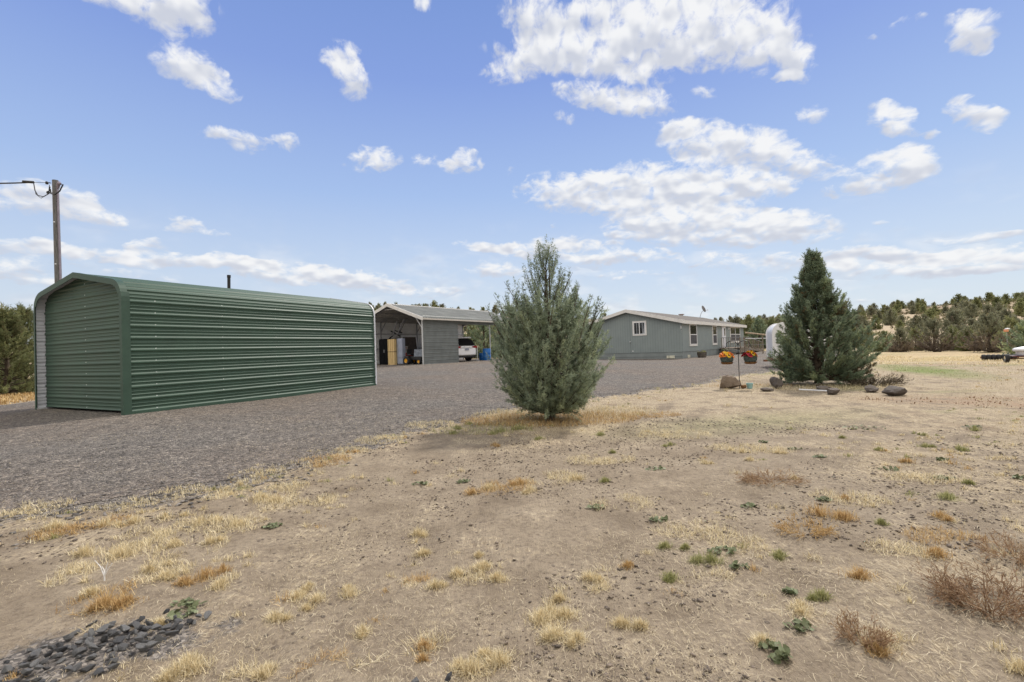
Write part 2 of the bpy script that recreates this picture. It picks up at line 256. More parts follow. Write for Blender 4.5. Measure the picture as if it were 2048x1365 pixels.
def ground_mat():
    m=bpy.data.materials.new('dry_ground'); m.use_nodes=True; t=NT(m.node_tree)
    g=t.n('ShaderNodeNewGeometry').outputs['Position']
    A=lambda n:t.n('ShaderNodeAttribute',dict(attribute_name=n)).outputs['Fac']
    big=t.noise(g,.35,5,.6); mid=t.noise(g,2.2,6,.65); fine=t.noise(g,26,6,.75); ff=t.noise(g,110,3,.7)
    soil=t.ramp(mid,[(.25,(.160,.123,.086)),(.43,(.255,.204,.146)),(.60,(.325,.265,.193)),(.76,(.43,.362,.275))])
    soil=t.mix(t.math('MULTIPLY',t.sst(fine,.56,.34),.62),soil,(.135,.102,.075))
    cl=t.noise(g,8,5,.7); soil=t.mix(t.math('MULTIPLY',t.sst(cl,.58,.70),.5),soil,(.15,.115,.085))
    vo=t.n('ShaderNodeTexVoronoi',None,Vector=g,Scale=17.0,Randomness=1.0)
    spk=t.math('MULTIPLY',t.sst(vo.outputs[0],.24,.12),t.sst(t.noise(g,1.1,3,.5),.48,.62))
    soil=t.mix(t.math('MULTIPLY',spk,.8),soil,(.085,.068,.058))
    vo3=t.n('ShaderNodeTexVoronoi',None,Vector=g,Scale=48.0,Randomness=1.0)
    spk3=t.math('MULTIPLY',t.sst(vo3.outputs[0],.22,.10),t.sst(t.noise(g,3.1,3,.5),.5,.6))
    soil=t.mix(t.math('MULTIPLY',spk3,.7),soil,(.10,.08,.07))
    # matted straw: stretched fibres in two directions
    def fib(ang,s):
        mp=t.n('ShaderNodeMapping',None,Vector=g,Rotation=(0,0,ang),Scale=(s,s*.10,1)).outputs[0]
        wp=t.n('ShaderNodeVectorMath',dict(operation='ADD'),i0=mp,i1=t.n('ShaderNodeVectorMath',dict(operation='SCALE'),i0=t.noise(g,3,2,.5,out=1),Scale=2.5).outputs[0]).outputs[0]
        return t.noise(wp,1.0,3,.65)
    fb=t.math('MAXIMUM',fib(.5,95),fib(2.0,80))
    strawc=t.ramp(fb,[(.42,(.15,.11,.075)),(.53,(.33,.26,.17)),(.66,(.60,.50,.35))])
    strawc=t.mix(t.sst(big,.4,.65),strawc,t.mix(.5,strawc,(.40,.33,.235)))
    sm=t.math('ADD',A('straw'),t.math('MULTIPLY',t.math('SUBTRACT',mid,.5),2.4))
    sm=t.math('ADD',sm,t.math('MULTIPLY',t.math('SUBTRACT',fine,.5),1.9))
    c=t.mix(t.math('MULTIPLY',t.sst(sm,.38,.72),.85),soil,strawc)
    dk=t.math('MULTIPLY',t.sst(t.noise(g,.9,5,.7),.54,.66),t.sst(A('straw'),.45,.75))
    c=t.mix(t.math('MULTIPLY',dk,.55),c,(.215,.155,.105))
    gf=t.math('MULTIPLY',A('gold'),t.sst(mid,.25,.6))
    c=t.mix(gf,c,t.ramp(fine,[(.3,(.34,.25,.13)),(.7,(.60,.48,.28))]))
    rf=t.math('MULTIPLY',A('red'),t.sst(t.math('ADD',mid,t.math('MULTIPLY',fine,.5)),.55,.95))
    c=t.mix(t.math('MULTIPLY',rf,.75),c,(.27,.165,.11))
    gn=t.math('MULTIPLY',A('green'),t.sst(fine,.32,.6))
    c=t.mix(gn,c,(.155,.20,.05))
    hl=A('hill')
    hc=t.ramp(t.noise(g,.06,6,.65),[(.35,(.27,.19,.13)),(.5,(.37,.29,.19)),(.65,(.50,.40,.27))])
    c=t.mix(t.math('MULTIPLY',hl,.9),c,hc)
    # gravel spill
    vg=t.n('ShaderNodeTexVoronoi',None,Vector=g,Scale=75.0,Randomness=1.0)
    gc=t.n('ShaderNodeSeparateColor',None,Color=vg.outputs['Color']).outputs[0]
    grc=t.ramp(gc,[(0,(.06,.055,.052)),(.6,(.16,.142,.128)),(1,(.34,.30,.26))])
    gm=t.sst(t.math('ADD',A('grav'),t.math('MULTIPLY',t.math('SUBTRACT',t.noise(g,5,5,.7),.5),1.3)),.4,.6)
    c=t.mix(gm,c,grc)
    b=t.n('ShaderNodeBsdfPrincipled',None,Base_Color=c,Roughness=.92); b.inputs['Specular IOR Level'].default_value=.2
    h=t.math('ADD',t.math('MULTIPLY',fine,.9),t.math('MULTIPLY',ff,.35))
    h=t.math('ADD',h,t.math('MULTIPLY',mid,1.0)); h=t.math('ADD',h,t.math('MULTIPLY',spk,.5))
    h=t.math('ADD',h,t.math('MULTIPLY',fb,.6))
    bp=t.n('ShaderNodeBump',None,Strength=.75,Distance=.025,Height=h); t.set(b,'Normal',bp.outputs[0])
    t.n('ShaderNodeOutputMaterial',None,Surface=b.outputs[0]); return m
M['ground']=ground_mat()
def gravel_mat():
    m=bpy.data.materials.new('gravel'); m.use_nodes=True; t=NT(m.node_tree)
    g=t.n('ShaderNodeNewGeometry').outputs['Position']
    v1=t.n('ShaderNodeTexVoronoi',None,Vector=g,Scale=56.0,Randomness=1.0)
    v2=t.n('ShaderNodeTexVoronoi',None,Vector=g,Scale=24.0,Randomness=1.0)
    r1=t.n('ShaderNodeSeparateColor',None,Color=v1.outputs['Color']).outputs[0]
    r2=t.n('ShaderNodeSeparateColor',None,Color=v2.outputs['Color']).outputs[1]
    big=t.noise(g,.22,4,.6); mid=t.noise(g,1.6,5,.6)
    v4=t.n('ShaderNodeTexVoronoi',None,Vector=g,Scale=6.5,Randomness=1.0)
    r4=t.n('ShaderNodeSeparateColor',None,Color=v4.outputs['Color']).outputs[2]
    k=t.math('ADD',t.math('MULTIPLY',r1,.55),t.math('ADD',t.math('MULTIPLY',r2,.35),t.math('MULTIPLY',r4,.15)))
    c=t.ramp(k,[(.15,(.047,.043,.041)),(.5,(.140,.126,.114)),(.8,(.245,.220,.193)),(1,(.46,.41,.35))])
    c=t.mix(t.sst(big,.35,.65),c,t.mix(1.0,c,(1.12,1.02,.94),'MULTIPLY'))
    c=t.mix(t.math('MULTIPLY',t.sst(mid,.55,.8),.35),c,(.22,.19,.155))
    b=t.n('ShaderNodeBsdfPrincipled',None,Base_Color=c,Roughness=.9); b.inputs['Specular IOR Level'].default_value=.25
    h=t.math('ADD',t.math('MULTIPLY',t.math('SUBTRACT',1.0,v1.outputs[0]),.7),t.math('MULTIPLY',t.math('SUBTRACT',1.0,v2.outputs[0]),.6))
    bp=t.n('ShaderNodeBump',None,Strength=1.0,Distance=.03,Height=h); t.set(b,'Normal',bp.outputs[0])
    t.n('ShaderNodeOutputMaterial',None,Surface=b.outputs[0]); return m
M['gravel']=gravel_mat()
# ---------------------------------------------------------------- object helpers
def tag(o,label=None,cat=None,group=None,kind=None):
    if label: o['label']=label
    if cat: o['category']=cat
    if group: o['group']=group
    if kind: o['kind']=kind
    return o
def thing(name,label,cat,loc=(0,0,0),rz=0,group=None):
    o=bpy.data.objects.new(name,None); C.objects.link(o); o.empty_display_size=.1
    o.location=loc; o.rotation_euler=(0,0,rz); return tag(o,label,cat,group)
def np_mesh(name,V,F,m,parent=None,v=None,smooth=False,attrs=None):
    V=np.asarray(V,np.float32); F=np.asarray(F,np.int32); k=F.shape[1]
    me=bpy.data.meshes.new(name); me.vertices.add(len(V)); me.vertices.foreach_set('co',V.ravel())
    me.loops.add(F.size); me.loops.foreach_set('vertex_index',F.ravel())
    me.polygons.add(len(F)); me.polygons.foreach_set('loop_start',np.arange(0,F.size,k,dtype=np.int32))
    me.polygons.foreach_set('loop_total',np.full(len(F),k,np.int32))
    if smooth: me.polygons.foreach_set('use_smooth',np.ones(len(F),bool))
    me.update(calc_edges=True)
    if v is not None:
        a=me.attributes.new('v','FLOAT','FACE'); a.data.foreach_set('value',np.asarray(v,np.float32))
    for nme,arr in (attrs or {}).items():
        a=me.attributes.new(nme,'FLOAT','POINT'); a.data.foreach_set('value',np.asarray(arr,np.float32))
    me.materials.append(m)
    o=bpy.data.objects.new(name,me); C.objects.link(o)
    if parent: o.parent=parent
    return o
class MB:
    def __init__(s): s.v=[];s.f=[];s.mi=[];s.m=0
    def add(s,vs,fs):
        b=len(s.v); s.v+= [tuple(p) for p in vs]
        for f in fs: s.f.append(tuple(b+i for i in f)); s.mi.append(s.m)
    def box(s,x0,x1,y0,y1,z0,z1):
        s.add([(x0,y0,z0),(x1,y0,z0),(x1,y1,z0),(x0,y1,z0),(x0,y0,z1),(x1,y0,z1),(x1,y1,z1),(x0,y1,z1)],
              [(0,3,2,1),(4,5,6,7),(0,1,5,4),(1,2,6,5),(2,3,7,6),(3,0,4,7)]); return s
    def beam(s,p,q,w,h=None):
        h=h or w; p=Vector(p);q=Vector(q); d=(q-p).normalized()
        up=Vector((0,0,1)) if abs(d.z)<.95 else Vector((0,1,0))
        a=d.cross(up).normalized()*w/2; b=a.cross(d).normalized()*h/2
        s.add([p-a-b,p+a-b,p+a+b,p-a+b,q-a-b,q+a-b,q+a+b,q-a+b],[(0,1,2,3),(7,6,5,4),(0,4,5,1),(1,5,6,2),(2,6,7,3),(3,7,4,0)]); return s
    def tube(s,pts,r,n=8,cap=True):
        pts=[Vector(p) for p in pts]; rs=r if isinstance(r,(list,tuple)) else [r]*len(pts)
        b=len(s.v); prev=None
        for i,p in enumerate(pts):
            d=(pts[min(i+1,len(pts)-1)]-pts[max(i-1,0)]).normalized()
            if prev is None:
                up=Vector((0,0,1)) if abs(d.z)<.9 else Vector((1,0,0)); a=d.cross(up).normalized()
            else: a=(prev-d*prev.dot(d)).normalized()
            prev=a; c=d.cross(a)
            for k in range(n):
                t=2*PI*k/n; s.v.append(tuple(p+(a*math.cos(t)+c*math.sin(t))*rs[i]))
        for i in range(len(pts)-1):
            for k in range(n):
                k2=(k+1)%n; s.f.append((b+i*n+k,b+i*n+k2,b+(i+1)*n+k2,b+(i+1)*n+k)); s.mi.append(s.m)
        if cap:
            s.f.append(tuple(b+k for k in range(n-1,-1,-1))); s.mi.append(s.m)
            s.f.append(tuple(b+(len(pts)-1)*n+k for k in range(n))); s.mi.append(s.m)
        return s
    def lathe(s,prof,n=24,c=(0,0,0),axis='z',cap=True):
        b=len(s.v)
        for r,z in prof:
            for k in range(n):
                t=2*PI*k/n; x,y=r*math.cos(t),r*math.sin(t)
                p=(x,y,z) if axis=='z' else ((z,x,y) if axis=='x' else (x,z,y))
                s.v.append((p[0]+c[0],p[1]+c[1],p[2]+c[2]))
        for i in range(len(prof)-1):
            for k in range(n):
                k2=(k+1)%n; s.f.append((b+i*n+k,b+i*n+k2,b+(i+1)*n+k2,b+(i+1)*n+k)); s.mi.append(s.m)
        for i in (0,len(prof)-1):
            if cap and prof[i][0]>1e-4: s.f.append(tuple(b+i*n+k for k in range(n))); s.mi.append(s.m)
        return s
    def prism(s,poly,a0,a1,axis='x'):
        n=len(poly); mk=(lambda a,p:(a,p[0],p[1])) if axis=='x' else ((lambda a,p:(p[0],a,p[1])) if axis=='y' else (lambda a,p:(p[0],p[1],a)))
        s.add([mk(a0,p) for p in poly]+[mk(a1,p) for p in poly],[tuple(range(n)),tuple(range(2*n-1,n-1,-1))]+[(i,(i+1)%n,n+(i+1)%n,n+i) for i in range(n)]); return s
    def ext(s,poly,x0,x1):      # open polyline in (y,z) extruded along x
        n=len(poly)
        s.add([(x0,p[0],p[1]) for p in poly]+[(x1,p[0],p[1]) for p in poly],[(i,i+1,n+i+1,n+i) for i in range(n-1)]); return s
    def build(s,name,mats,parent=None,smooth=False,bevel=0,loc=None,rot=None):
        me=bpy.data.meshes.new(name); me.from_pydata(s.v,[],s.f)
        if not isinstance(mats,(list,tuple)): mats=[mats]
        for m in mats: me.materials.append(M[m] if isinstance(m,str) else m)
        me.polygons.foreach_set('material_index',s.mi)
        if smooth: me.polygons.foreach_set('use_smooth',[True]*len(s.f))
        me.update()
        o=bpy.data.objects.new(name,me); C.objects.link(o)
        if parent: o.parent=parent
        if loc: o.location=loc
        if rot: o.rotation_euler=rot
        if bevel:
            bv=o.modifiers.new('bevel','BEVEL'); bv.width=bevel; bv.segments=2; bv.limit_method='ANGLE'
        if smooth and not bevel:
            try: me.shade_smooth_by_angle(angle=math.radians(40)) if hasattr(me,'shade_smooth_by_angle') else me.set_sharp_from_angle(angle=math.radians(40))
            except Exception: pass
        return o
def copy_tree(o,parent=None,src=None):
    c=o.copy(); C.objects.link(c)
    if parent: c.parent=parent
    for ch in o.children: copy_tree(ch,c)
    return c
# ---------------------------------------------------------------- value noise
def _h(ix,iy,iz,seed):
    h=(ix*374761393+iy*668265263+iz*2147483647+seed*1274126177)&0xffffffff
    h=((h^(h>>13))*1274126177)&0xffffffff
    return ((h^(h>>16))&0xffff)/65535.0
def vnoise(x,y,z=0.0,seed=1):
    x,y,z=np.broadcast_arrays(np.asarray(x,float),np.asarray(y,float),np.asarray(z,float))
    ix,iy,iz=[np.floor(q).astype(np.int64) for q in (x,y,z)]; fx,fy,fz=x-ix,y-iy,z-iz
    fx,fy,fz=[q*q*(3-2*q) for q in (fx,fy,fz)]; r=0
    for a in (0,1):
        for b in (0,1):
            for c in (0,1):
                r=r+_h(ix+a,iy+b,iz+c,seed)*(fx if a else 1-fx)*(fy if b else 1-fy)*(fz if c else 1-fz)
    return r
def fbm(x,y,z=0.0,o=4,seed=1):
    r=0;a=.5;s=0
    for i in range(o): r=r+a*vnoise(x*2**i+i*7.3,y*2**i-i*3.1,z*2.0**i if np.ndim(z) else z,seed+i); s+=a; a*=.5
    return r/s
# ---------------------------------------------------------------- terrain
CP=np.array([(0,0,0),(0,3,0),(3,6,0),(0.6,7.9,.05),(-2,5,.06),(-4,3.5,.07),(-6,6,.2),(-7.08,8.84,.27),(-10.2,10.4,.27),(-4.2,14.5,.27),(-7.4,16.1,.27),(-5.5,29,.47),(-1.5,35,.47),(-10,32,.47),(-4,38,.47),(-4,24.5,.42),(1,21,.24),(12.55,34.9,.10),(24.8,50.6,.10),(7,41,.12),(5,15,.08),(12,21,.04),(18,33,.06),(7.8,12,.03),(23,23,-.05),(36,39,-.1),(10,5,0),(20,10,0),(-17,16,.25),(-28,30,.25),(0,-10,0),(60,60,0),(-60,60,.3),(0,70,.2),(30,0,0),(-30,0,.2)])
def gz(x,y):
    x=np.asarray(x,float);y=np.asarray(y,float)
    d2=(x[...,None]-CP[:,0])**2+(y[...,None]-CP[:,1])**2
    w=1/(d2+1.5)**1.6
    z=(w*CP[:,2]).sum(-1)/w.sum(-1)
    r=np.hypot(x,y); az=np.degrees(np.arctan2(x,y))
    H=np.interp(az,[-180,-60,-42,-22,-9,0,26,34,43,50,90,180],[.03,.022,.03,.09,.077,.067,.034,.042,.054,.062,.05,.04])
    t=np.clip((r-58)/180,0,1); s=t*t*(3-2*t); s=.55*t+.45*s
    bump=np.sin(x*.045+1)*np.cos(y*.038)*1.2+np.sin(x*.11+y*.07)*.5
    far=np.clip((r-250)/500,0,1)
    H=H*np.cos(np.radians(np.clip(az,-60,60)))
    return z+(H*240+1.25+bump*.7)*s*(1-far*1.0)*(t>0)
def micro(x,y):
    r=np.hypot(x,y); k=np.clip((14-r)/10,0,1)
    return k*((fbm(x*1.3,y*1.3,0,3,5)-.5)*.05+(fbm(x*6,y*6,0,4,9)-.5)*.030+(fbm(x*24,y*24,0,2,13)-.5)*.008)
def gh(x,y):
    x=np.asarray(x,float);y=np.asarray(y,float); return gz(x,y)+micro(x,y)
DRV=np.array([(-9,.6),(-3.96,3.65),(-3.46,4.0),(-2.98,4.5),(-2.52,5.5),(-1.76,7.1),(-.6,8.9),(.5,10.2),(2.7,11.6),(4.6,13.2),(7.3,16.3),(10.5,18.6),(13,20.5),(15.5,24),(18.6,31),(22,38),(27,50),(25,60),(12,58),(0,47),(-8,43),(-16,38),(-19,30),(-16,20),(-13,14),(-12.6,10.6),(-13.5,7)])
def sdf(x,y,poly=DRV):
    x=np.asarray(x,float);y=np.asarray(y,float); d=np.full(x.shape,1e9); ins=np.zeros(x.shape,bool); n=len(poly)
    for i in range(n):
        ax,ay=poly[i];bx,by=poly[(i+1)%n]; ex,ey=bx-ax,by-ay
        wx,wy=x-ax,y-ay; t=np.clip((wx*ex+wy*ey)/(ex*ex+ey*ey),0,1)
        d=np.minimum(d,np.hypot(wx-t*ex,wy-t*ey))
        cr=((ay<=y)&(by>y))|((by<=y)&(ay>y))
        with np.errstate(divide='ignore',invalid='ignore'): xi=ax+(y-ay)/(by-ay+1e-12)*ex
        ins^=cr&(x<xi)
    return np.where(ins,-d,d)
def drive(x,y): return sdf(x,y)+(fbm(x*1.1,y*1.1,0,4,21)-.5)*.9+(fbm(x*5,y*5,0,3,22)-.5)*.35
def ell(x,y,cx,cy,rx,ry,ang=0):
    c,s=math.cos(ang),math.sin(ang); dx,dy=x-cx,y-cy
    return np.hypot((dx*c+dy*s)/rx,(-dx*s+dy*c)/ry)
azs=np.radians(np.concatenate([np.linspace(-180,-64,40),np.linspace(-62,62,420),np.linspace(64,176,39)]))
rr=[.05]
while rr[-1]<1500: rr.append(rr[-1]*1.021+.006)
rr=np.array(rr); NA,NR=len(azs),len(rr)
R_,A_=np.meshgrid(rr,azs,indexing='ij'); GX=R_*np.sin(A_); GY=R_*np.cos(A_); GZ=gh(GX,GY)
SD=drive(GX,GY); R1=np.hypot(GX,GY)
straw=.22+.58*np.clip((R1-4.0)/6,0,1)+.35*np.exp(-np.maximum(SD,0)/.55)*(SD>-.2)
straw+=.5*np.clip(1.5-ell(GX,GY,.6,8.0,1.6,1.0),0,1)+(fbm(GX*.8,GY*.8,0,3,31)-.5)*.7
straw-=.35*np.clip(1.3-ell(GX,GY,1.5,5.2,2.6,.9,.3),0,1)
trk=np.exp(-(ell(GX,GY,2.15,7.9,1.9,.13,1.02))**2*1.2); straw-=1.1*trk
gold=np.clip((R1-26)/6,0,1)*np.clip((60-R1)/8,0,1)*(SD>0)
gold=np.maximum(gold,.7*np.clip(1.4-ell(GX,GY,9.5,18.2,4.5,.7,.5),0,1))
gold=np.maximum(gold,.9*np.clip(1.5-ell(GX,GY,18,25.5,6,1.6,-.6),0,1))
green=np.clip(1.5-ell(GX,GY,14.1,16.4,3.6,.80,1.15),0,1)+.35*np.clip(1.2-ell(GX,GY,3.6,7.2,2.6,.8,.3),0,1)
green=green+np.clip((fbm(GX*.5,GY*.9,0,4,41)-.60)*4,0,.6)*(R1>8)*(SD>.3)*(GX>6)
red=np.clip(1.4-ell(GX,GY,8.6,8.4,1.9,.9,-.5),0,1)+np.clip((fbm(GX*.35,GY*.7,0,4,51)-.56)*5,0,.8)*(R1>12)*(GX>10)
hill=np.clip((R1-60)/25,0,1)
grav=np.clip(.85-SD*1.15,0,1)
pile=np.clip(1.3-ell(GX,GY,-1.85,2.0,.75,.32,.35),0,1); grav=np.maximum(grav,pile*.75)
idx=np.arange(NR*NA).reshape(NR,NA)
a=idx[:-1,:];b=np.roll(idx,-1,1)[:-1,:];c=np.roll(idx,-1,1)[1:,:];d=idx[1:,:]
F=np.stack([a,d,c,b],-1).reshape(-1,4)
V=np.stack([GX,GY,GZ],-1).reshape(-1,3)
# close the small hole under the camera
V=np.vstack([V,[[0,0,float(gh(0.,0.))]]]); ctr=len(V)-1
ex=lambda q:np.append(q.ravel(),0)
cap=np.stack([np.full(NA//1,ctr),idx[0],np.roll(idx[0],-1),np.roll(idx[0],-1)],-1)
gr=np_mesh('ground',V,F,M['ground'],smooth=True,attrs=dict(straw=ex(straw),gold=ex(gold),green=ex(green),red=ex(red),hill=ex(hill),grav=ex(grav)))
tag(gr,kind='structure')
# gravel driveway sheet
inn=(SD<0).ravel()
fm=inn[F].sum(1)>=3
FD=F[fm]; used=np.unique(FD); mp=np.full(len(V),-1); mp[used]=np.arange(len(used))
VD=V[used].copy(); VD[:,2]+=.006
tag(np_mesh('gravel_driveway',VD,mp[FD],M['gravel'],smooth=True),kind='structure')
# ---------------------------------------------------------------- green metal shed
S=.2286
def arc_path(W,zw,zp,r=.30,n=6,zs=None):
    """outline of a carport cross section in (y,z): right wall bottom -> roof -> left wall bottom"""
    sl=(zp-zs)/(W/2); th=math.atan(sl)
    pts=[(0,0),(0,zw)]
    # bend from vertical to slope
    p0=(0,zw); p1=(r*.95,zs+ r*.95*sl)
    c=(0,zs)
    for i in range(1,n+1):
        t=i/n; x=(1-t)**2*p0[0]+2*(1-t)*t*c[0]+t*t*p1[0]; z=(1-t)**2*p0[1]+2*(1-t)*t*c[1]+t*t*p1[1]; pts.append((x,z))
    pts.append((W/2,zp))
    left=[(W-y,z) for y,z in pts[:-1]][::-1]
    return pts,left
def resample(path,step=.012):
    out=[];acc=0
    for (a,b) in zip(path[:-1],path[1:]):
        L=math.hypot(b[0]-a[0],b[1]-a[1]); n=max(1,int(L/step)); nx,ny=-(b[1]-a[1])/L,(b[0]-a[0])/L
        for i in range(n):
            t=i/n; out.append((a[0]+(b[0]-a[0])*t,a[1]+(b[1]-a[1])*t,nx,ny,acc+L*t))
        acc+=L
    out.append((b[0],b[1],nx,ny,acc)); return out
def ribh(s,off=0,major=.018,minor=.0075):
    p=((s+off)%S)/S
    def trap(c,w,wt,h):
        d=abs(p-c); d=min(d,1-d); d*=S
        return h*max(0,min(1,(w/2-d)/(w/2-wt/2)))
    return max(trap(0,.072,.022,major),trap(.36,.030,.008,minor),trap(.64,.030,.008,minor))
def ribbed(mb,path,x0,x1,off,out=1,thick=.003,step=.006,inner=True,nx=1):
    rs=resample(path,step); po=[];pi=[]
    keep=[]
    for i,(y,z,nx_,ny_,s) in enumerate(rs):
        h=ribh(s,off); keep.append(h)
    sel=[0]
    for i in range(1,len(rs)-1):
        if abs(keep[i-1]+keep[i+1]-2*keep[i])>1e-5 or abs(rs[i-1][2]-rs[i][2])>1e-3: sel.append(i)
    sel.append(len(rs)-1)
    for i in sel:
        y,z,a,b,s=rs[i]; h=keep[i]; po.append((y+a*h*out,z+b*h*out)); pi.append((y+a*(h-thick)*out,z+b*(h-thick)*out))
    mb.m=0; mb.ext(po,x0,x1)
    if inner: mb.m=1; mb.ext(pi,x0,x1)
    mb.m=0
def screw(mb,x,y,z,n,r=.014):
    # small hex washer head on a panel, pointing along n
    n=Vector(n).normalized(); p=Vector((x,y,z)); mb.tube([p,p+n*.006],r,6)
TH=.469
shed=thing('metal_shed','long dark green ribbed metal shed with rounded eaves on the gravel','shed',(-7.155,8.688,.27),PI/2-TH)
W_,L_=3.65,6.53; ZW,ZS,ZP=2.10,2.46,2.79
rp,lp=arc_path(W_,ZW,ZP,.34,8,ZS)
OFF=-.045+S
i_w=1
wallR=rp[:2]; roofp=rp[1:]+lp[:-1]; wallL=lp[-2:]
mb=MB(); ribbed(mb,wallR,.115,L_-.03,S-.045,inner=True)
mb.m=2
for k in range(10):
    z=.045+S*k+.028
    for x in (.55,1.85,3.15,4.45,5.60,6.30): screw(mb,x,-.002,z,(0,-1,0))
mb.build('side_panel',['green_metal','white_metal','screw'],shed)
mb=MB(); ribbed(mb,wallL,.02,L_-.03,.045,inner=True)
mb.build('side_panel',['green_metal','white_metal'],shed)
mb=MB(); off=(2.10-.045)%S
ribbed(mb,roofp,.02,L_-.03,off,inner=True); mb.build('roof',['green_metal','white_metal'],shed)
# end wall
def endwall(x,sign,z0,outline_r,W,mats,name,parent,vis=True):
    mb=MB(); zt=max(z for y,z in outline_r); N=int((zt-z0)/.006); rows=[]; prev=None
    hs=[ribh(z0+i*.006-.045) for i in range(N+1)]
    for i in range(N+1):
        if 0<i<N and abs(hs[i-1]+hs[i+1]-2*hs[i])<1e-5 and z0+i*.006<2.1: continue
        z=z0+i*.006
        # half outline -> y at z
        y=0
        for (a,b) in zip(outline_r[:-1],outline_r[1:]):
            if a[1]<=z<=b[1] and b[1]>a[1]: y=a[0]+(b[0]-a[0])*(z-a[1])/(b[1]-a[1])
        rows.append((y+.012,z,hs[i]))
    for (y0,z0_,h0),(y1,z1_,h1) in zip(rows[:-1],rows[1:]):
        mb.m=0; mb.add([(x-sign*h0,y0,z0_),(x-sign*h0,W-y0,z0_),(x-sign*h1,W-y1,z1_),(x-sign*h1,y1,z1_)],[(0,1,2,3)])
        mb.m=1; mb.add([(x-sign*(h0-.003),y0,z0_),(x-sign*(h0-.003),W-y0,z0_),(x-sign*(h1-.003),W-y1,z1_),(x-sign*(h1-.003),y1,z1_)],[(3,2,1,0)])
    mb.m=2
    if vis:
        for k in range(12):
            z=.045+S*k+.03
            if z<2.6: screw(mb,x-.001,W/2-.02,z,(-1,0,0),.013)
            if z<2.1 and k%2==0: screw(mb,x-.001,.2,z,(-1,0,0),.012)
    return mb.build(name,mats,parent)
endwall(.17,1,.05,rp,W_,['green_metal','white_metal','screw'],'end_panel',shed)
endwall(L_-.06,-1,.05,rp,W_,['green_metal','white_metal','screw'],'end_panel',shed,False)
# trims: fascia band following the outline, front and back, with a return along the side
def offset_path(path,d):
    o=[]
    for i,p in enumerate(path):
        a=path[max(i-1,0)]; b=path[min(i+1,len(path)-1)]; L=math.hypot(b[0]-a[0],b[1]-a[1]); o.append((p[0]-(b[1]-a[1])/L*d,p[1]+(b[0]-a[0])/L*d))
    return o
def trim(x0,x1,path,name,mat_,parent,wout=.024,win=-.075,dx=.012):
    o=offset_path(path,wout); i_=offset_path(path,win); mb=MB(); n=len(o)
    V=[(x0,p[0],p[1]) for p in o]+[(x0,p[0],p[1]) for p in i_]+[(x0+dx,p[0],p[1]) for p in i_]+[(x1,p[0],p[1]) for p in o]+[(x1,p[0],p[1]) for p in offset_path(path,wout-.006)]
    F=[]
    for i in range(n-1):
        for r in ((0,1),(1,2)): F.append((r[0]*n+i,r[0]*n+i+1,r[1]*n+i+1,r[1]*n+i))
        F.append((i+1,i,3*n+i,3*n+i+1)); F.append((3*n+i+1,3*n+i,4*n+i,4*n+i+1))
    mb.add(V,F); return mb.build(name,mat_,parent)
full=rp+lp
trim(-.012,.125,rp[:2]+rp[2:4],'corner_trim','green_trim',shed,.027,-.06)
trim(-.014,.10,rp[3:]+lp[:-3],'roof_edge_trim','green_trim',shed,.025,-.085)
trim(-.012,.06,lp[-4:],'corner_trim','green_trim',shed,.027,-.03)
trim(L_-.03,L_+.012,full,'rear_edge_trim','white_metal',shed,.03,-.03,-.012)
mb=MB(); mb.box(-.0,L_,-.03,.03,-.02,.035); mb.build('base_rail','green_trim',shed)
mb=MB(); mb.box(0,L_,W_-.03,W_+.03,-.02,.035); mb.build('base_rail','galv',shed)

# black pipe and utility pole beyond the shed
def ground_thing_z(x,y,d=0): return float(gh(np.float64(x),np.float64(y)))-d
mb=MB()
px,py=-8.84,14.75
mb.m=0; mb.tube([(0,0,-.3),(0,0,3.55)],.045,12); mb.tube([(0,0,3.50),(0,0,3.58)],.053,12)
o=mb.build('stove_pipe','black',smooth=True); o.location=(px,py,ground_thing_z(px,py)); o.rotation_euler=(0,.02,0)
tag(o,'thin black pipe standing up behind the roof of the green shed','pipe')
PX,PY=-14.56,15.28; PZ=ground_thing_z(PX,PY)
pole=thing('utility_pole','tall weathered wooden utility pole behind the green shed','utility pole',(PX,PY,PZ)); pole.rotation_euler=(0,-.012,0)
HP=1.25+5.96-PZ
mb=MB(); mb.tube([(0,0,-.5),(0,0,HP*.5),(0,0,HP)],[.100,.090,.080],16); mb.build('pole_shaft','pole',pole,smooth=True)
mb=MB(); mb.tube([(.105,-.03,-.2),(.098,-.03,HP*.5),(.090,-.03,HP-.28)],.028,8)
mb.tube([(.11,-.03,HP-.28),(.14,-.05,HP-.16),(.20,-.08,HP-.12),(.26,-.1,HP-.17)],[.038,.05,.05,.035],8); mb.build('conduit','conduit',pole,smooth=True)
for dz,dx,dy in ((-.10,-.2,-.08),(-.42,-.15,-.1)):
    mb=MB(); mb.tube([(dx+.1,dy*.5,HP+dz),(dx,dy,HP+dz)],.012,6); mb.lathe([(0,-.05),(.035,-.045),(.045,0),(.03,.04),(0,.05)],10,(dx,dy,HP+dz)); mb.build('insulator','black',pole,smooth=True)
for k in range(3):
    mb=MB(); mb.tube([(.05,-.12,HP-1.4-1.35*k),(.06,-.155,HP-1.4-1.35*k)],.02,6); mb.build('bolt','galv',pole)
def sagwire(name,p,q,sag,r,label,n=24):
    mb=MB(); pts=[]
    for i in range(n+1):
        t=i/n; v=Vector(p).lerp(Vector(q),t); v.z-=sag*4*t*(1-t); pts.append(v)
    mb.tube(pts,r,6); return mb
wz=PZ+HP
mb=sagwire('overhead_cable',(PX-.65,PY-.12,wz-.09),(PX-13.5,PY-3.0,wz+.9),.55,.022,'')
mb.tube([(PX-.95,PY-.18,wz-.075),(PX-.66,PY-.13,wz-.09)],.042,8)
mb.tube([(PX-.65,PY-.12,wz-.09),(PX-.18,PY-.08,wz-.10)],.008,5)
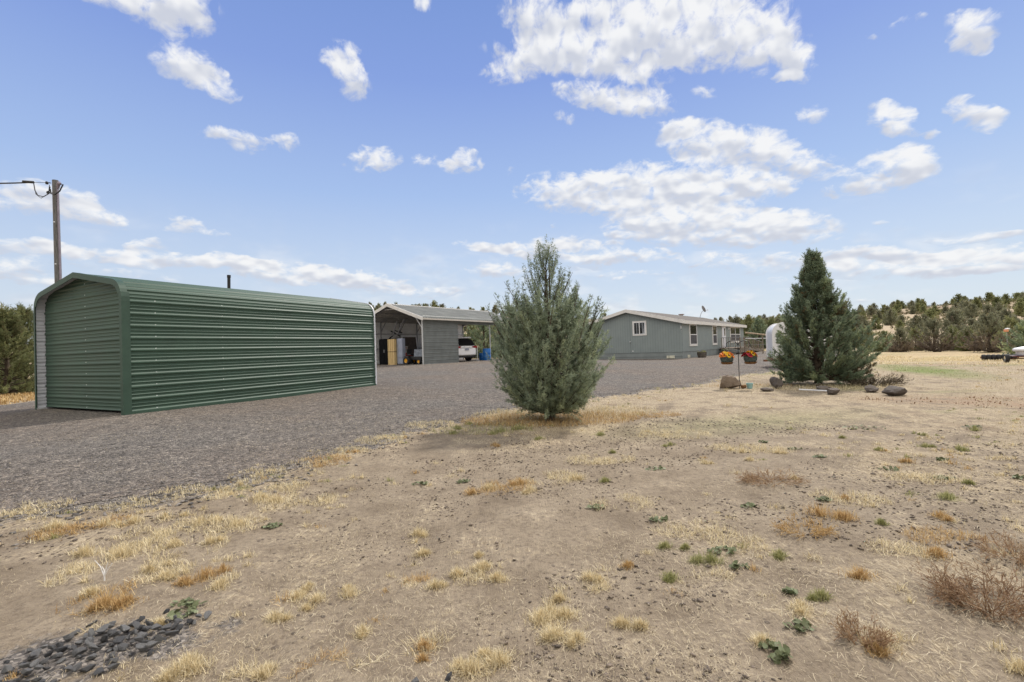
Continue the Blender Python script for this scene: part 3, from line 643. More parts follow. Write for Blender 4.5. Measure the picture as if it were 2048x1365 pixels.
mb.tube([(PX-.66,PY-.13,wz-.09),(PX-.55,PY-.2,wz-.38),(PX-.42,PY-.24,wz-.56),(PX-.26,PY-.22,wz-.60),(PX-.14,PY-.18,wz-.50),(PX-.10,PY-.16,wz-.26)],.014,6)
mb.tube([(PX-.6,PY-.17,wz-.2),(PX-.48,PY-.24,wz-.52),(PX-.3,PY-.26,wz-.66),(PX-.12,PY-.2,wz-.5),(PX-.12,PY-.16,wz-.2)],.009,6)
mb.tube([(PX-.10,PY-.16,wz-.34),(PX-.04,PY-.2,wz-.50),(PX+.08,PY-.2,wz-.54),(PX+.2,PY-.16,wz-.42),(PX+.26,PY-.1,wz-.18)],.02,6)
tag(mb.build('overhead_cable','black',smooth=True),'black overhead power cable running off the top of the pole','cable')

# ---------------------------------------------------------------- carport
cp=thing('carport','open grey metal carport with ribbed roof and pale gable trim','carport',(-5.49,29.06,.47),PI/2-.6)
CW,CL_=5.56,10.4; CE,CPK=2.90,3.86; OV=.34; sl=(CPK-CE)/(CW/2)
def roofz(y): return CPK+.06-abs(y-CW/2)*sl
# roof: ribs run down the slope
for side in (0,1):
    mb=MB(); n=int((CL_+.5)/S); 
    xs=[];
    for i in range(n):
        b=-.28+i*S
        for dx,h in ((0,0),(.060,0),(.085,.05),(.130,.05),(.155,0)): xs.append((b+dx,h))
    xs.append((-.28+n*S,0))
    ya=(-OV if side==0 else CW+OV); yb=CW/2
    for (xa,ha),(xb,hb) in zip(xs[:-1],xs[1:]):
        mb.m=0; q=[(xa,ya,roofz(ya)+ha),(xb,ya,roofz(ya)+hb),(xb,yb,roofz(yb)+hb),(xa,yb,roofz(yb)+ha)]
        mb.add(q,[(0,1,2,3)])
        mb.m=1; mb.add([(p[0],p[1],p[2]-.012) for p in q],[(3,2,1,0)])
    mb.build('roof',['roof_grey','underroof'],cp)
XE=-.28+int((CL_+.5)/S)*S
mb=MB(); mb.prism([(CW/2-.16,roofz(CW/2-.16)+.03),(CW/2,roofz(CW/2)+.045),(CW/2+.16,roofz(CW/2+.16)+.03),(CW/2+.16,roofz(CW/2+.16)+.022),(CW/2,roofz(CW/2)+.034),(CW/2-.16,roofz(CW/2-.16)+.022)],-.3,XE+.02); mb.build('ridge_cap','cream_trim',cp)
for x in (-.30,XE):
    for s_ in (-1,1):
        y0=CW/2; y1=CW/2+s_*(CW/2+OV+.02)
        mb=MB(); pr=[(y0,roofz(y0)+.045),(y1,roofz(y1)+.045),(y1,roofz(y1)-.155),(y0,roofz(y0)-.155)]
        mb.prism(pr,x-.02,x+.03); mb.build('gable_trim','trimw',cp)
for y in (-OV-.01,CW+OV+.01):
    mb=MB(); mb.box(-.28,XE,y-.012,y+.012,roofz(y)-.10,roofz(y)-.005); mb.build('eave_trim','cream_trim',cp)
# side wall panels (horizontal ribs)
def cpanel(x0,x1,y,z0,z1,out,mats):
    mb=MB(); ribbed(mb,[(y,z0),(y,z1)],x0,x1,(z0)%S,out=out); mb.build('side_panel',mats,cp)
cpanel(.04,3.30,-.03,.0,2.56,1,['grey_metal','inner'])
cpanel(.04,CL_,-.03,2.56,3.02,1,['grey_metal','inner'])
cpanel(.0,CL_,CW+.03,.0,3.0,-1,['grey_metal','inner'])
fx=[0,1.5,3.25,5.0,6.87,8.6,CL_]
for x in fx:
    for y in (0,CW):
        if y==0 and x in (5.0,8.6): continue
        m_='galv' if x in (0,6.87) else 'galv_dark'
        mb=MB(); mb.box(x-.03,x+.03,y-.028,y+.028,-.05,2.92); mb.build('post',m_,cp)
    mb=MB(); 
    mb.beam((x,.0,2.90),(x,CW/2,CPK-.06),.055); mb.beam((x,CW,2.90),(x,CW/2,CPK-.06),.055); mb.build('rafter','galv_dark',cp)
    for a,b in (((x,0,2.25),(x,.62,3.06)),((x,CW,2.25),(x,CW-.62,3.06))):
        if a[1]==0 and x in (5.0,8.6): continue
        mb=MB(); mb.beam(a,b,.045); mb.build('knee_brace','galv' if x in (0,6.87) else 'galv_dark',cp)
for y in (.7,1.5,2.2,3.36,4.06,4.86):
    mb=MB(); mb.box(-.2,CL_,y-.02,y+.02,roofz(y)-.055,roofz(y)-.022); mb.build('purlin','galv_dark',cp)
mb=MB(); mb.beam((0,CW/2-.55,roofz(CW/2-.55)-.14),(0,CW/2+.55,roofz(CW/2+.55)-.14),.05); mb.build('collar_tie','trimw',cp)
for y in (0,):
    mb=MB(); mb.box(3.30,6.87,-.03,.03,2.56,2.62); mb.build('header_beam','galv_dark',cp)
mb=MB(); mb.box(0,CL_,CW-.06,CW-.0,1.05,1.10); mb.box(0,CL_,CW-.06,CW,2.1,2.15); mb.build('girt','galv_dark',cp)
def CPw(x,y,z=0):
    th=PI/2-.6; return (-5.49+x*math.cos(th)-y*math.sin(th),29.06+x*math.sin(th)+y*math.cos(th),.47+z)
CR=PI/2-.6
# things stored in the carport ------------------------------------
t=thing('storage_cabinet','tall black cabinet standing at the left end of the carport','cabinet',CPw(.55,3.78),CR)
MB().box(-.3,.3,-.52,.52,.0,1.72).build('cabinet_body','cabinet',t,bevel=.01)
for s_ in (-1,1):
    d=MB().box(-.325,-.302,s_*.26-.25,s_*.26+.25,.05,1.68).build('cabinet_door','cabinet',t,bevel=.004)
    MB().box(-.345,-.326,s_*.05-.01,s_*.05+.01,.8,1.0).build('handle','galv_dark',d)
for k,(z0,z1,lb) in enumerate(((0,.83,'lower bundle of upright pine boards beside the black cabinet'),(.86,1.66,'upper bundle of upright pine boards stacked on another bundle'))):
    t=thing('board_bundle',lb,'timber',CPw(.12,2.79,z0),CR,'bundles of pine boards in the carport')
    for i in range(7):
        MB().box(-.20+.02*(i%2),.02+.01*(i%3),-.30+i*.086,-.235+i*.086,.0,z1-z0-(.015*(i%2))).build('board','pine',t)
    MB().box(-.16,.01,-.299,.295,.01,z1-z0-.03).build('dark_backing','brown',t)  # dark backing added inside the bundle, putting shade into the gaps between boards
t=thing('upright_freezer','pale grey blue freezer cabinet beside the stacked pine boards','freezer',CPw(.22,2.13),CR)
MB().box(-.10,.12,-.24,.24,.03,1.68).build('body','slate',t,bevel=.015)
MB().box(-.14,-.102,-.23,.23,.45,1.66).build('door','slate',t,bevel=.01)
MB().box(-.125,-.102,-.23,.23,.06,.42).build('drawer','slate',t,bevel=.01)
MB().box(-.17,-.142,.16,.19,.7,1.3).build('handle','galv_dark',t)
t=thing('white_chest','low pale chest against the back wall of the carport','chest',CPw(2.6,4.9),CR)
MB().box(-.5,.5,-.3,.3,.0,1.15).build('body','white',t,bevel=.02); MB().box(-.51,.51,-.31,.31,1.16,1.22).build('lid','white',t,bevel=.01)
t=thing('leaning_board','white framed brown board leaning on the inner carport wall','board',CPw(3.6,4.75),CR); 
MB().box(-.65,.65,-.02,.02,.1,1.9).build('board_face','brown',t,rot=(-.12,0,0))
MB().box(-.74,-.65,-.03,.03,.0,2.0).box(.65,.74,-.03,.03,.0,2.0).box(-.649,.649,-.03,.03,1.9,2.0).build('board_frame','vinyl',t,rot=(-.12,0,0))
t=thing('hand_cart','small red hand cart behind the ride on mower','cart',CPw(2.4,3.9),CR)
MB().box(-.25,.25,-.2,.2,.35,.75).build('tray','redpaint',t,bevel=.02)
MB().tube([(-.2,.2,.7),(-.3,.25,1.1),(-.3,-.25,1.1),(-.2,-.2,.7)],.02,6).build('handle','redpaint',t)
for s_ in (-1,1): MB().lathe([(.0,-.04),(.16,-.04),(.18,0),(.16,.04),(.0,.04)],14,(.05,s_*.24,.17),'y').build('wheel','rubber',t)
# metal frame hanging below the roof
t=thing('hanging_framework','dark folded hoist of metal bars hanging from the carport rafters','framework',CPw(1.2,3.2,2.9),CR)
for k,(a,b) in enumerate((((0,.35,0),(.1,.9,-.95)),((0,-.35,.1),(.1,.55,-1.0)),((.1,1.1,-.62),(.1,.2,-1.02)),((.1,.9,-.95),(.1,1.6,-1.3)),((.1,.0,-.8),(.1,.75,-.60)))):
    MB().beam(a,b,.06).build('bar','cabinet' if k>1 else 'galv_dark',t)
# ride-on mower, seen from behind
t=thing('riding_mower','black ride on mower with yellow wheel hubs in the carport','mower',CPw(.50,1.48),CR-PI/2)
MB().box(-.25,1.1,-.26,.26,.28,.50).build('chassis','black',t,bevel=.03)
mb=MB(); mb.prism([(.45,.5),(1.25,.5),(1.25,.78),(1.1,.88),(.5,.92)],-.24,.24,'y'); mb.build('hood','tarp',t,bevel=.03)
MB().box(-.28,.1,-.42,.42,.46,.54).build('fender','black',t,bevel=.03)
MB().box(-.22,.14,-.24,.24,.58,.68).build('seat','black',t,bevel=.04); MB().box(-.28,-.20,-.22,.22,.66,.98).build('seat_back','black',t,bevel=.04)
MB().tube([(.42,0,.85),(.30,0,1.02)],.02,8).build('steering_column','black',t)
mb=MB(); mb.tube([(.29+.04*math.cos(k*PI/8),.17*math.sin(k*PI/8),1.02+.16*math.cos(k*PI/8)) for k in range(17)],.016,6); mb.build('steering_wheel','black',t)
def wheel(parent,x,y,r,w,hub='yellow',name='wheel'):
    tr=MB().lathe([(r*.55,-w/2),(r*.93,-w/2),(r,-w*.3),(r,w*.3),(r*.93,w/2),(r*.55,w/2)],22,(x,y,r),'y',cap=False).build(name,'rubber',parent,smooth=True)
    s_=-1 if y<0 else 1
    MB().lathe([(0,-w*.44),(r*.25,-w*.44),(r*.3,-w*.30),(r*.56,-w*.46),(r*.56,w*.46),(r*.3,w*.30),(r*.25,w*.44),(0,w*.44)],18,(x,y,r),'y').build('rim',hub,tr,smooth=True)
for y in (-.36,.36): wheel(t,-.08,y,.25,.22)
for y in (-.36,.36): wheel(t,1.0,y,.18,.15)
# blue barrels
def drum(loc,label,h=.88,r=.29):
    o=thing('plastic_drum',label,'barrel',loc,0,'blue plastic drums by the carport')
    MB().lathe([(0,0),(r*.93,.0),(r*.98,.03),(r,.10),(r,h*.30),(r*1.03,h*.32),(r*1.03,h*.35),(r,h*.37),(r,h*.62),(r*1.03,h*.64),(r*1.03,h*.67),(r,h*.69),(r,h*.92),(r*.95,h*.97),(r*.93,h),(r*.90,h),(r*.88,h-.03),(0,h-.03)],32).build('drum_body','blue',o,smooth=True)
    MB().lathe([(.0,h-.03),(.04,h-.03),(.04,h+.005),(0,h+.005)],10,(.15,.05,0)).build('bung','black',o)
    return o
drum(CPw(6.55,.10,-.02),'blue plastic drum standing against the silver carport post')
drum(CPw(7.4,1.15,-.02),'blue plastic drum half hidden behind the white car',.55,.27)
t=thing('silver_standpipe','slim silver pipe stand beside the white car','pipe',CPw(6.1,.62),CR)
MB().tube([(0,0,0),(0,0,1.0)],.035,8).build('upright','galv',t); MB().box(-.12,.12,-.12,.12,0,.03).build('foot','galv',t)
# ---------------------------------------------------------------- white car
car=thing('parked_car','white hatchback style utility car parked inside the carport','car',CPw(4.95,.62),3*PI/4+.03)
sec=[(0.0,.42,.78,.96,.80,.72),(.05,.36,.95,1.10,.93,.78),(.22,.30,1.04,1.42,.96,.73),(.45,.28,1.07,1.68,.97,.66),(1.0,.27,1.08,1.76,.97,.66),(2.2,.27,1.07,1.77,.97,.66),(2.9,.27,1.04,1.62,.96,.64),(3.6,.27,1.0,1.10,.95,.66),(4.4,.30,.92,.98,.92,.66),(4.8,.36,.75,.80,.80,.6)]
mb=MB(); n=12
for x,zb,zs,zr,wb,wr in sec:
    ring=[(-wb*.92,zb),(-wb,zb+.12),(-wb,zs-.15),(-wb*.97,zs),(-wr-.02,zr-.05),(-wr*.8,zr),(wr*.8,zr),(wr+.02,zr-.05),(wb*.97,zs),(wb,zs-.15),(wb,zb+.12),(wb*.92,zb)]
    mb.v+=[(x,y,z) for y,z in ring]
for i in range(len(sec)-1):
    for k in range(n): k2=(k+1)%n; mb.f.append((i*n+k,i*n+k2,(i+1)*n+k2,(i+1)*n+k)); mb.mi.append(0)
mb.f.append(tuple(range(n-1,-1,-1))); mb.mi.append(0); mb.f.append(tuple((len(sec)-1)*n+k for k in range(n))); mb.mi.append(0)
body=mb.build('car_body','carwhite',car,smooth=False); ss=body.modifiers.new('s','SUBSURF'); ss.levels=2; ss.render_levels=2
body.data.polygons.foreach_set('use_smooth',[True]*len(body.data.polygons))
mb=MB(); mb.add([(-.03,-.74,1.12),(-.03,.74,1.12),(.22,.66,1.54),(.28,.40,1.62),(.28,-.40,1.62),(.22,-.66,1.54)],[(0,1,2,3,4,5)]); mb.build('rear_window','carglass',car)
mb=MB(); mb.prism([(.26,1.63),(.18,1.66),(.22,1.71),(.6,1.76)],-.60,.60,'y'); mb.build('spoiler','carwhite',car,bevel=.01)
for s_ in (-1,1):
    mb=MB(); mb.prism([(-.005,.94),(-.01,1.04),(.10,1.10),(.45,1.06),(.42,.98),(.10,.93)],s_*.56,s_*.975,'y'); mb.build('taillight','red',car,bevel=.01)
    mb=MB(); mb.add([(.75,s_*.965,1.12),(2.9,s_*.965,1.12),(2.5,s_*.72,1.60),(.95,s_*.72,1.62)],[(0,1,2,3)]); mb.build('side_window','carglass',car)
mb=MB(); mb.box(-.045,-.02,-.60,.60,.955,.985); mb.build('chrome_strip','chrome',car)
MB().box(-.05,-.03,-.17,.17,.78,.92).build('license_plate','slate',car)
MB().box(-.05,.25,-.80,.80,.27,.42).build('lower_bumper','rubber',car,bevel=.03)
MB().box(-.065,-.03,-.78,.78,.44,.475).build('bumper_strip','chrome',car)
for x in (.85,3.85):
    for y in (-.86,.86):
        wheel(car,x,y,.36,.24,'chrome')
# ---------------------------------------------------------------- house
HR=PI/2-.66
house=thing('ranch_house','single storey grey green house with white fascia and low brown roof','house',(12.554,34.908,.10),HR)
def Hw(x,y,z=0): return (12.554+x*math.cos(HR)-y*math.sin(HR),34.908+x*math.sin(HR)+y*math.cos(HR),.10+z)
HL,HW=20.0,8.5; WT=2.68; PK=3.74; hs=(PK-WT)/(HW/2)
mb=MB(); mb.prism([(0,.50),(0,WT),(HW/2,PK),(HW,WT),(HW,.50)],0,HL); mb.build('wall','siding',house)
mb=MB(); mb.box(.03,HL-.03,.03,HW-.03,-.3,.502); mb.build('skirting','skirt',house)
MB().box(-.012,HL+.012,-.012,.0,.50,.56).build('water_table','skirt',house)
MB().box(-.012,.0,-.0,HW,.18,.205).build('skirt_rail','skirt',house)
# roof slabs, fascia
EX=.30; EY=.26; RT=.14
def rz(y): return PK+.20-abs(y-HW/2)*hs
rf=None
for s_ in (-1,1):
    ye=HW/2+s_*(HW/2+EY)
    mb=MB(); mb.prism([(HW/2,rz(HW/2)),(ye,rz(ye)),(ye,rz(ye)-.05),(HW/2,rz(HW/2)-.05)],-EX+.02,HL+EX-.02); mb.build('roof','shingle',house)
for s_ in (-1,1):
    ye=HW/2+s_*(HW/2+EY+.02)
    for x in (-EX,HL+EX):
        mb=MB(); mb.prism([(HW/2,rz(HW/2)+.012),(ye,rz(ye)+.012),(ye,rz(ye)-.24),(HW/2,rz(HW/2)-.24)],x-.015,x+.015); mb.build('gable_fascia','trimw',house)
    mb=MB(); yy=HW/2+s_*(HW/2+EY+.005); mb.box(-EX+.016,HL+EX-.016,yy-.015,yy+.015,rz(ye)-.24,rz(ye)+.008); mb.build('eave_fascia','trimw',house)
    y0,y1=sorted((yy-s_*.015,HW/2+s_*HW/2))
    mb=MB(); mb.box(-EX+.016,HL+EX-.016,y0,y1,WT-.035,WT-.005); mb.build('soffit','trimw',house)
# windows
def win_frame_long(x0,x1,z0,z1,cols,rows,trim=.09,lower='mesh_screen',frame='vinyl'):
    """window on the long wall (y=0, facing -y)"""
    mb=MB(); mb.box(x0,x0+trim,-.035,.0,z0,z1); mb.box(x1-trim,x1,-.035,0,z0,z1); mb.box(x0+trim,x1-trim,-.035,0,z1-trim,z1); mb.box(x0+trim,x1-trim,-.035,0,z0,z0+trim)
    w_=mb.build('window','trimw',house)
    a,b,c_,d_=x0+trim,x1-trim,z0+trim,z1-trim; f=.05
    mb=MB(); mb.box(a,a+f,-.05,-.01,c_,d_); mb.box(b-f,b,-.05,-.01,c_,d_); mb.box(a+f,b-f,-.05,-.01,d_-f,d_); mb.box(a+f,b-f,-.05,-.01,c_,c_+f)
    for i in range(1,cols):
        x=a+(b-a)*i/cols; mb.box(x-f/2,x+f/2,-.052,-.01,c_+f,d_-f)
    mid=(c_+d_)/2
    mb.box(a+f,b-f,-.056,-.012,mid-f*.6,mid+f*.6)
    mb.build('sash','vinyl',w_)
    for i in range(cols):
        xa=a+(b-a)*i/cols+f/2; xb=a+(b-a)*(i+1)/cols-f/2
        MB().box(xa,xb,-.018,-.002,mid,d_-f*.5).build('pane','glass',w_)
        MB().box(xa,xb,-.024,-.004,c_+f*.5,mid).build('insect_screen',lower,w_)
    MB().box(x0-.02,x1+.02,-.055,.0,z0-.03,z0-.001).build('sill','trimw',w_)
win_frame_long(1.64,3.53,.92,2.64,1,2)
win_frame_long(7.92,9.38,.92,2.64,1,2)
win_frame_long(14.10,18.28,1.05,2.64,2,2)
# gable window (x=0, facing -x)
y0,y1,z0,z1=2.70,3.84,1.84,2.98; tr=.09
mb=MB(); mb.box(-.035,0,y0,y0+tr,z0,z1); mb.box(-.035,0,y1-tr,y1,z0,z1); mb.box(-.035,0,y0+tr,y1-tr,z1-tr,z1); mb.box(-.035,0,y0+tr,y1-tr,z0,z0+tr)
w_=mb.build('window','trimw',house)
a,b,c_,d_=y0+tr,y1-tr,z0+tr,z1-tr; f=.05; m_=(a+b)/2
mb=MB(); mb.box(-.05,-.01,a,a+f,c_,d_); mb.box(-.05,-.01,b-f,b,c_,d_); mb.box(-.05,-.01,a+f,b-f,d_-f,d_); mb.box(-.05,-.01,a+f,b-f,c_,c_+f); mb.box(-.052,-.01,m_-f*.6,m_+f*.6,c_+f,d_-f); mb.build('sash','vinyl',w_)
for q0,q1 in ((a+f,m_-f*.6),(m_+f*.6,b-f)):
    MB().box(-.018,-.002,q0,q1,c_+f,d_-f).build('pane','glass',w_)
    qm=(q0+q1)/2; MB().box(-.021,-.019,qm-.03,qm+.01,c_+f,d_-f).build('blind','curtain',w_)
mb=MB(); mb.add([(-.0225,a+f,c_+f),(-.0225,a+f+.14,c_+f),(-.0225,a+f+.02,d_-f),(-.0225,a+f,d_-f)],[(0,1,2,3)]); mb.build('curtain','curtain',w_)
# door
mb=MB(); mb.box(11.12,11.22,-.035,0,.55,2.68); mb.box(12.36,12.46,-.035,0,.55,2.68); mb.box(11.22,12.36,-.035,0,2.58,2.68); dr=mb.build('door_frame','trimw',house)
d_=MB().box(11.24,12.34,-.03,-.002,.60,2.575).build('door','door',house,bevel=.004)
MB().box(11.85,12.2,-.036,-.031,1.7,2.4).build('door_pane','glass',d_)
MB().lathe([(0,0),(.035,.0),(.035,.05),(0,.06)],10,(11.36,-.035,1.45),'y').build('handle','black',d_)
# coach lamps, vents, tap
def lamp(x,y,z,n):
    mb=MB(); mb.box(*( (x-.05,x+.05,y-.02,y,z-.08,z+.08) if n else (x-.02,x,y-.05,y+.05,z-.08,z+.08))); l=mb.build('wall_lamp','vinyl',house)
    MB().lathe([(0,-.14),(.05,-.13),(.07,0),(.05,.04),(0,.08)],10,(x if n else x-.08,y-.08 if n else y,z)).build('lamp_shade','vinyl',l,smooth=True)
lamp(13.35,0,2.42,True)
MB().box(-.05,.0,.02,.10,2.22,2.42).build('corner_bracket','galv',house)
for z_ in (2.05,1.95): MB().box(-.035,-.0,.03,.05,z_,z_+.04).build('bracket_clip','galv',house)
for (yy0,yy1) in ((.62,1.02),(1.06,1.22)):
    MB().box(-.02,.03,yy0,yy1-.01,.04,.24).build('crawlspace_vent','vent',house)
MB().box(1.15,1.70,.0,.03,.02,.24).build('crawlspace_vent','vent',house)
MB().lathe([(0,-.1),(.03,-.1),(.05,-.04),(.05,0)],10,(0,4.08,1.38),'x').build('hose_tap','galv',house)
MB().box(-.03,0,3.84,3.92,.60,.68).build('outlet_cover','vinyl',house)
MB().box(-.012,.0,4.04,4.055,.55,3.5).build('siding_seam','skirt',house)
# roof vent and satellite dish
v=MB(); v.box(12.5,12.86,HW/2-.25,HW/2+.02,rz(HW/2)-.12,rz(HW/2)+.05); v=v.build('roof_vent','galv',house)
MB().box(12.42,12.94,HW/2-.33,HW/2+.10,rz(HW/2)+.05,rz(HW/2)+.11).build('vent_cap','rust',v)
sd_=thing('satellite_dish','small grey satellite dish on the ridge of the house roof','satellite dish',Hw(18.6,HW/2-.2,rz(HW/2)-.06),HR)
MB().tube([(0,0,0),(.10,-.1,.45),(.35,-.2,.72)],.028,8).build('mast','galv_dark',sd_,smooth=True)
dm=MB(); prof=[(r,.35*r*r) for r in (0,.1,.2,.3,.38)]; dm.lathe(prof+[(.39,.05),(.38,.03)]+[(r,.35*r*r-.012) for r in (.3,.2,.1,0)],22)
dm.build('reflector','galv_dark',sd_,smooth=True,loc=(.42,-.28,.95),rot=(1.15,.35,.5))
MB().tube([(.35,-.2,.72),(.35,-.7,.78)],.014,6).build('feed_arm','galv_dark',sd_)
MB().box(.31,.39,-.78,-.68,.76,.84).build('receiver','galv',sd_)
# deck, railing and ramp
dk=thing('wooden_deck','weathered wooden deck and ramp with railing at the front door','deck',Hw(0,0),HR)
MB().box(9.9,13.3,-1.75,-.06,.52,.60).build('deck_floor','deckwood',dk)
MB().box(9.9,13.3,-1.78,-1.755,.20,.52).build('deck_skirt','wood',dk)
mb=MB(); mb.add([(13.31,-1.75,.59),(20.3,-1.75,.03),(20.3,-.35,.03),(13.31,-.35,.59),(13.31,-1.75,.50),(20.3,-1.75,-.06),(20.3,-.35,-.06),(13.31,-.35,.50)],[(0,3,2,1),(4,5,6,7),(0,1,5,4),(1,2,6,5),(2,3,7,6),(3,0,4,7)]); mb.build('ramp','deckwood',dk)
MB().beam((13.31,-1.79,.46),(20.3,-1.79,-.02),.03,.22).build('ramp_stringer','wood',dk)
for k in range(3): MB().box(9.3-.28*k,9.58-.28*k,-1.6,-.3,.40-.17*k,.44-.17*k).build('step','deckwood',dk)
def fz(x): return .60 if x<13.3 else .60-.57*(x-13.3)/7
MB().beam((9.85,-1.78,1.50),(13.3,-1.78,1.50),.10,.04).build('handrail','galv_dark',dk)
MB().beam((13.3,-1.78,1.50),(20.2,-1.78,fz(20.2)+.90),.10,.04).build('handrail','galv_dark',dk)
MB().beam((9.9,-1.78,1.50),(9.9,-.1,1.50),.10,.04).build('handrail','galv_dark',dk)
for x in (9.9,11.6,13.3,15.6,17.9,20.2): MB().box(x-.045,x+.045,-1.825,-1.735,-.1,fz(x)+.88).build('rail_post','wood',dk)
x=10.05
while x<20.1:
    MB().box(x-.02,x+.02,-1.80,-1.765,fz(x)+.06,fz(x)+.88).build('baluster','deckwood',dk); x+=.62
for k in range(8): MB().box(9.88,9.92,-1.6+k*.19,-1.565+k*.19,.66,1.48).build('baluster','wood',dk)
MB().beam((10,-1.78,.68),(13.3,-1.78,.68),.05,.04).build('bottom_rail','deckwood',dk); MB().beam((13.3,-1.78,.68),(20.2,-1.78,.12),.05,.04).build('bottom_rail','deckwood',dk)
# half barrels with plants
def half_barrel(loc,label,flower):
    o=thing('half_barrel_planter',label,'planter',loc,0,'half barrel planters along the house')
    MB().lathe([(0,0),(.27,0),(.31,.12),(.335,.26),(.345,.42),(.32,.42),(.31,.36),(0,.36)],28).build('barrel','stave',o,smooth=True)
    for z,r in ((.05,.292),(.19,.326),(.33,.344)): MB().lathe([(r-.01,z),(r+.004,z),(r+.006,z+.045),(r-.008,z+.045)],28).build('hoop','hoop',o,smooth=True)
    rng=np.random.default_rng(int(loc[0]*10)); n=420
    a=rng.uniform(0,6.28,n); r=rng.uniform(0,.30,n)**1; B=np.stack([r*np.cos(a),r*np.sin(a),np.full(n,.36)],1)
    V,F_,v=blades(rng,B,rng.uniform(.05,.24,n),.02,.6); np_mesh('foliage',V,F_,M['g_green' if flower else 'g_leaf'],o,v)
    if flower:
        n=160;a=rng.uniform(0,6.28,n); r=rng.uniform(0,.17,n); B=np.stack([r*np.cos(a)-.06,r*np.sin(a),np.full(n,.42)+rng.uniform(0,.08,n)],1)
        V,F_,v=blades(rng,B,rng.uniform(.03,.07,n),.05,.8); np_mesh('blooms',V,F_,M['lavender'],o,v)
    else:
        for k in range(9):
            q=rng.uniform(-.18,.18,2); MB().tube([(q[0],q[1],.36),(q[0]*1.8,q[1]*1.8,.36+rng.uniform(.25,.6))],.008,5).build('stem','twig',o)
    return o
def blades(rng,B,h,w,lean,seg=2,droop=.35):
    """bent tapering blades from base points; returns verts, triangles, per-face value"""
    n=len(B); a=rng.uniform(0,2*PI,n); l=np.minimum(np.abs(rng.normal(0,lean,n)),1.48); h=np.asarray(h)*np.ones(n)
    d=np.stack([np.cos(a)*np.sin(l),np.sin(a)*np.sin(l),np.cos(l)],1)
    s=np.stack([-np.sin(a+rng.normal(0,.6,n)),np.cos(a),np.zeros(n)],1)*(w*rng.uniform(.6,1.3,n))[:,None]/2
    mid=B+d*h[:,None]*.55; tip=B+d*h[:,None]; tip=tip+np.stack([np.cos(a),np.sin(a),-np.ones(n)*.5],1)*(h*droop*rng.uniform(.2,1,n))[:,None]*.5
    tip[:,2]=np.maximum(tip[:,2],B[:,2]+.002)
    V=np.stack([B-s,B+s,mid-s*.8,mid+s*.8,tip],1).reshape(-1,3); k=np.arange(n)[:,None,None]*5
    F_=(k+np.array([[0,1,3],[0,3,2],[2,3,4]])[None]).reshape(-1,3)
    return V,F_,np.repeat(rng.uniform(0,1,n),3)
half_barrel(Hw(1.75,-.85,-.0),'half barrel planter with pale blue flowers below the first tall window',True)
half_barrel(Hw(8.0,-1.0,-.0),'half barrel planter with bare stems left of the deck',False)
# log rail fence right of the house
fn=thing('log_fence','rustic pole fence with a sloping top log right of the house','fence',(21.4,43.0,.05))
pts=[(-.2,0,1.95),(1.3,-1.1,1.72),(2.6,-2.2,1.50),(3.6,-3.2,1.32),(4.6,-4.4,1.22)]
pts=[(p[0]*.62-.05,p[1]*1.0,p[2]) for p in pts]
for k in range(4):
    MB().tube([pts[k],pts[k+1]],[.075,.06],9).build('top_log','log',fn,smooth=True)
for k in range(1,5):
    x,y,z=pts[k]; MB().tube([(x,y,-.3),(x,y,z-.05)],.055,8).build('post','wood' if k%2 else 'log',fn,smooth=True)
MB().tube([(pts[0][0],0.3,1.42),(pts[3][0],-2.7,1.32)],.03,8).build('white_rail','vinyl',fn)
for z in (.45,.85): MB().tube([(pts[0][0],0,z),(pts[4][0],pts[4][1],z-.1)],.012,6).build('wire','galv_dark',fn)
# ---------------------------------------------------------------- trees
def unit(a): return a/np.maximum(np.linalg.norm(a,axis=-1,keepdims=True),1e-6)
def leafs(rng,Cn,D,val,n,L,Wd,spread,along):
    """n slim triangular leaf shards round each sprig centre"""
    m=len(Cn); Cn=np.repeat(Cn,n,0); D=np.repeat(D,n,0); val=np.repeat(val,n)
    k=len(Cn); u=rng.uniform(-1,1,k)[:,None]*along
    d=unit(D+rng.normal(0,spread,(k,3))); r=unit(rng.normal(0,1,(k,3))); s=unit(np.cross(d,r))
    o=Cn+D*u+rng.normal(0,along*.22,(k,3)); L_=(L*rng.uniform(.55,1.3,k))[:,None]; w=(Wd*rng.uniform(.6,1.3,k))[:,None]
    V=np.stack([o-s*w/2,o+s*w/2,o+d*L_],1).reshape(-1,3); F_=np.arange(3*k).reshape(-1,3)
    return V,F_,np.clip(val+rng.normal(0,.09,k),0,1)
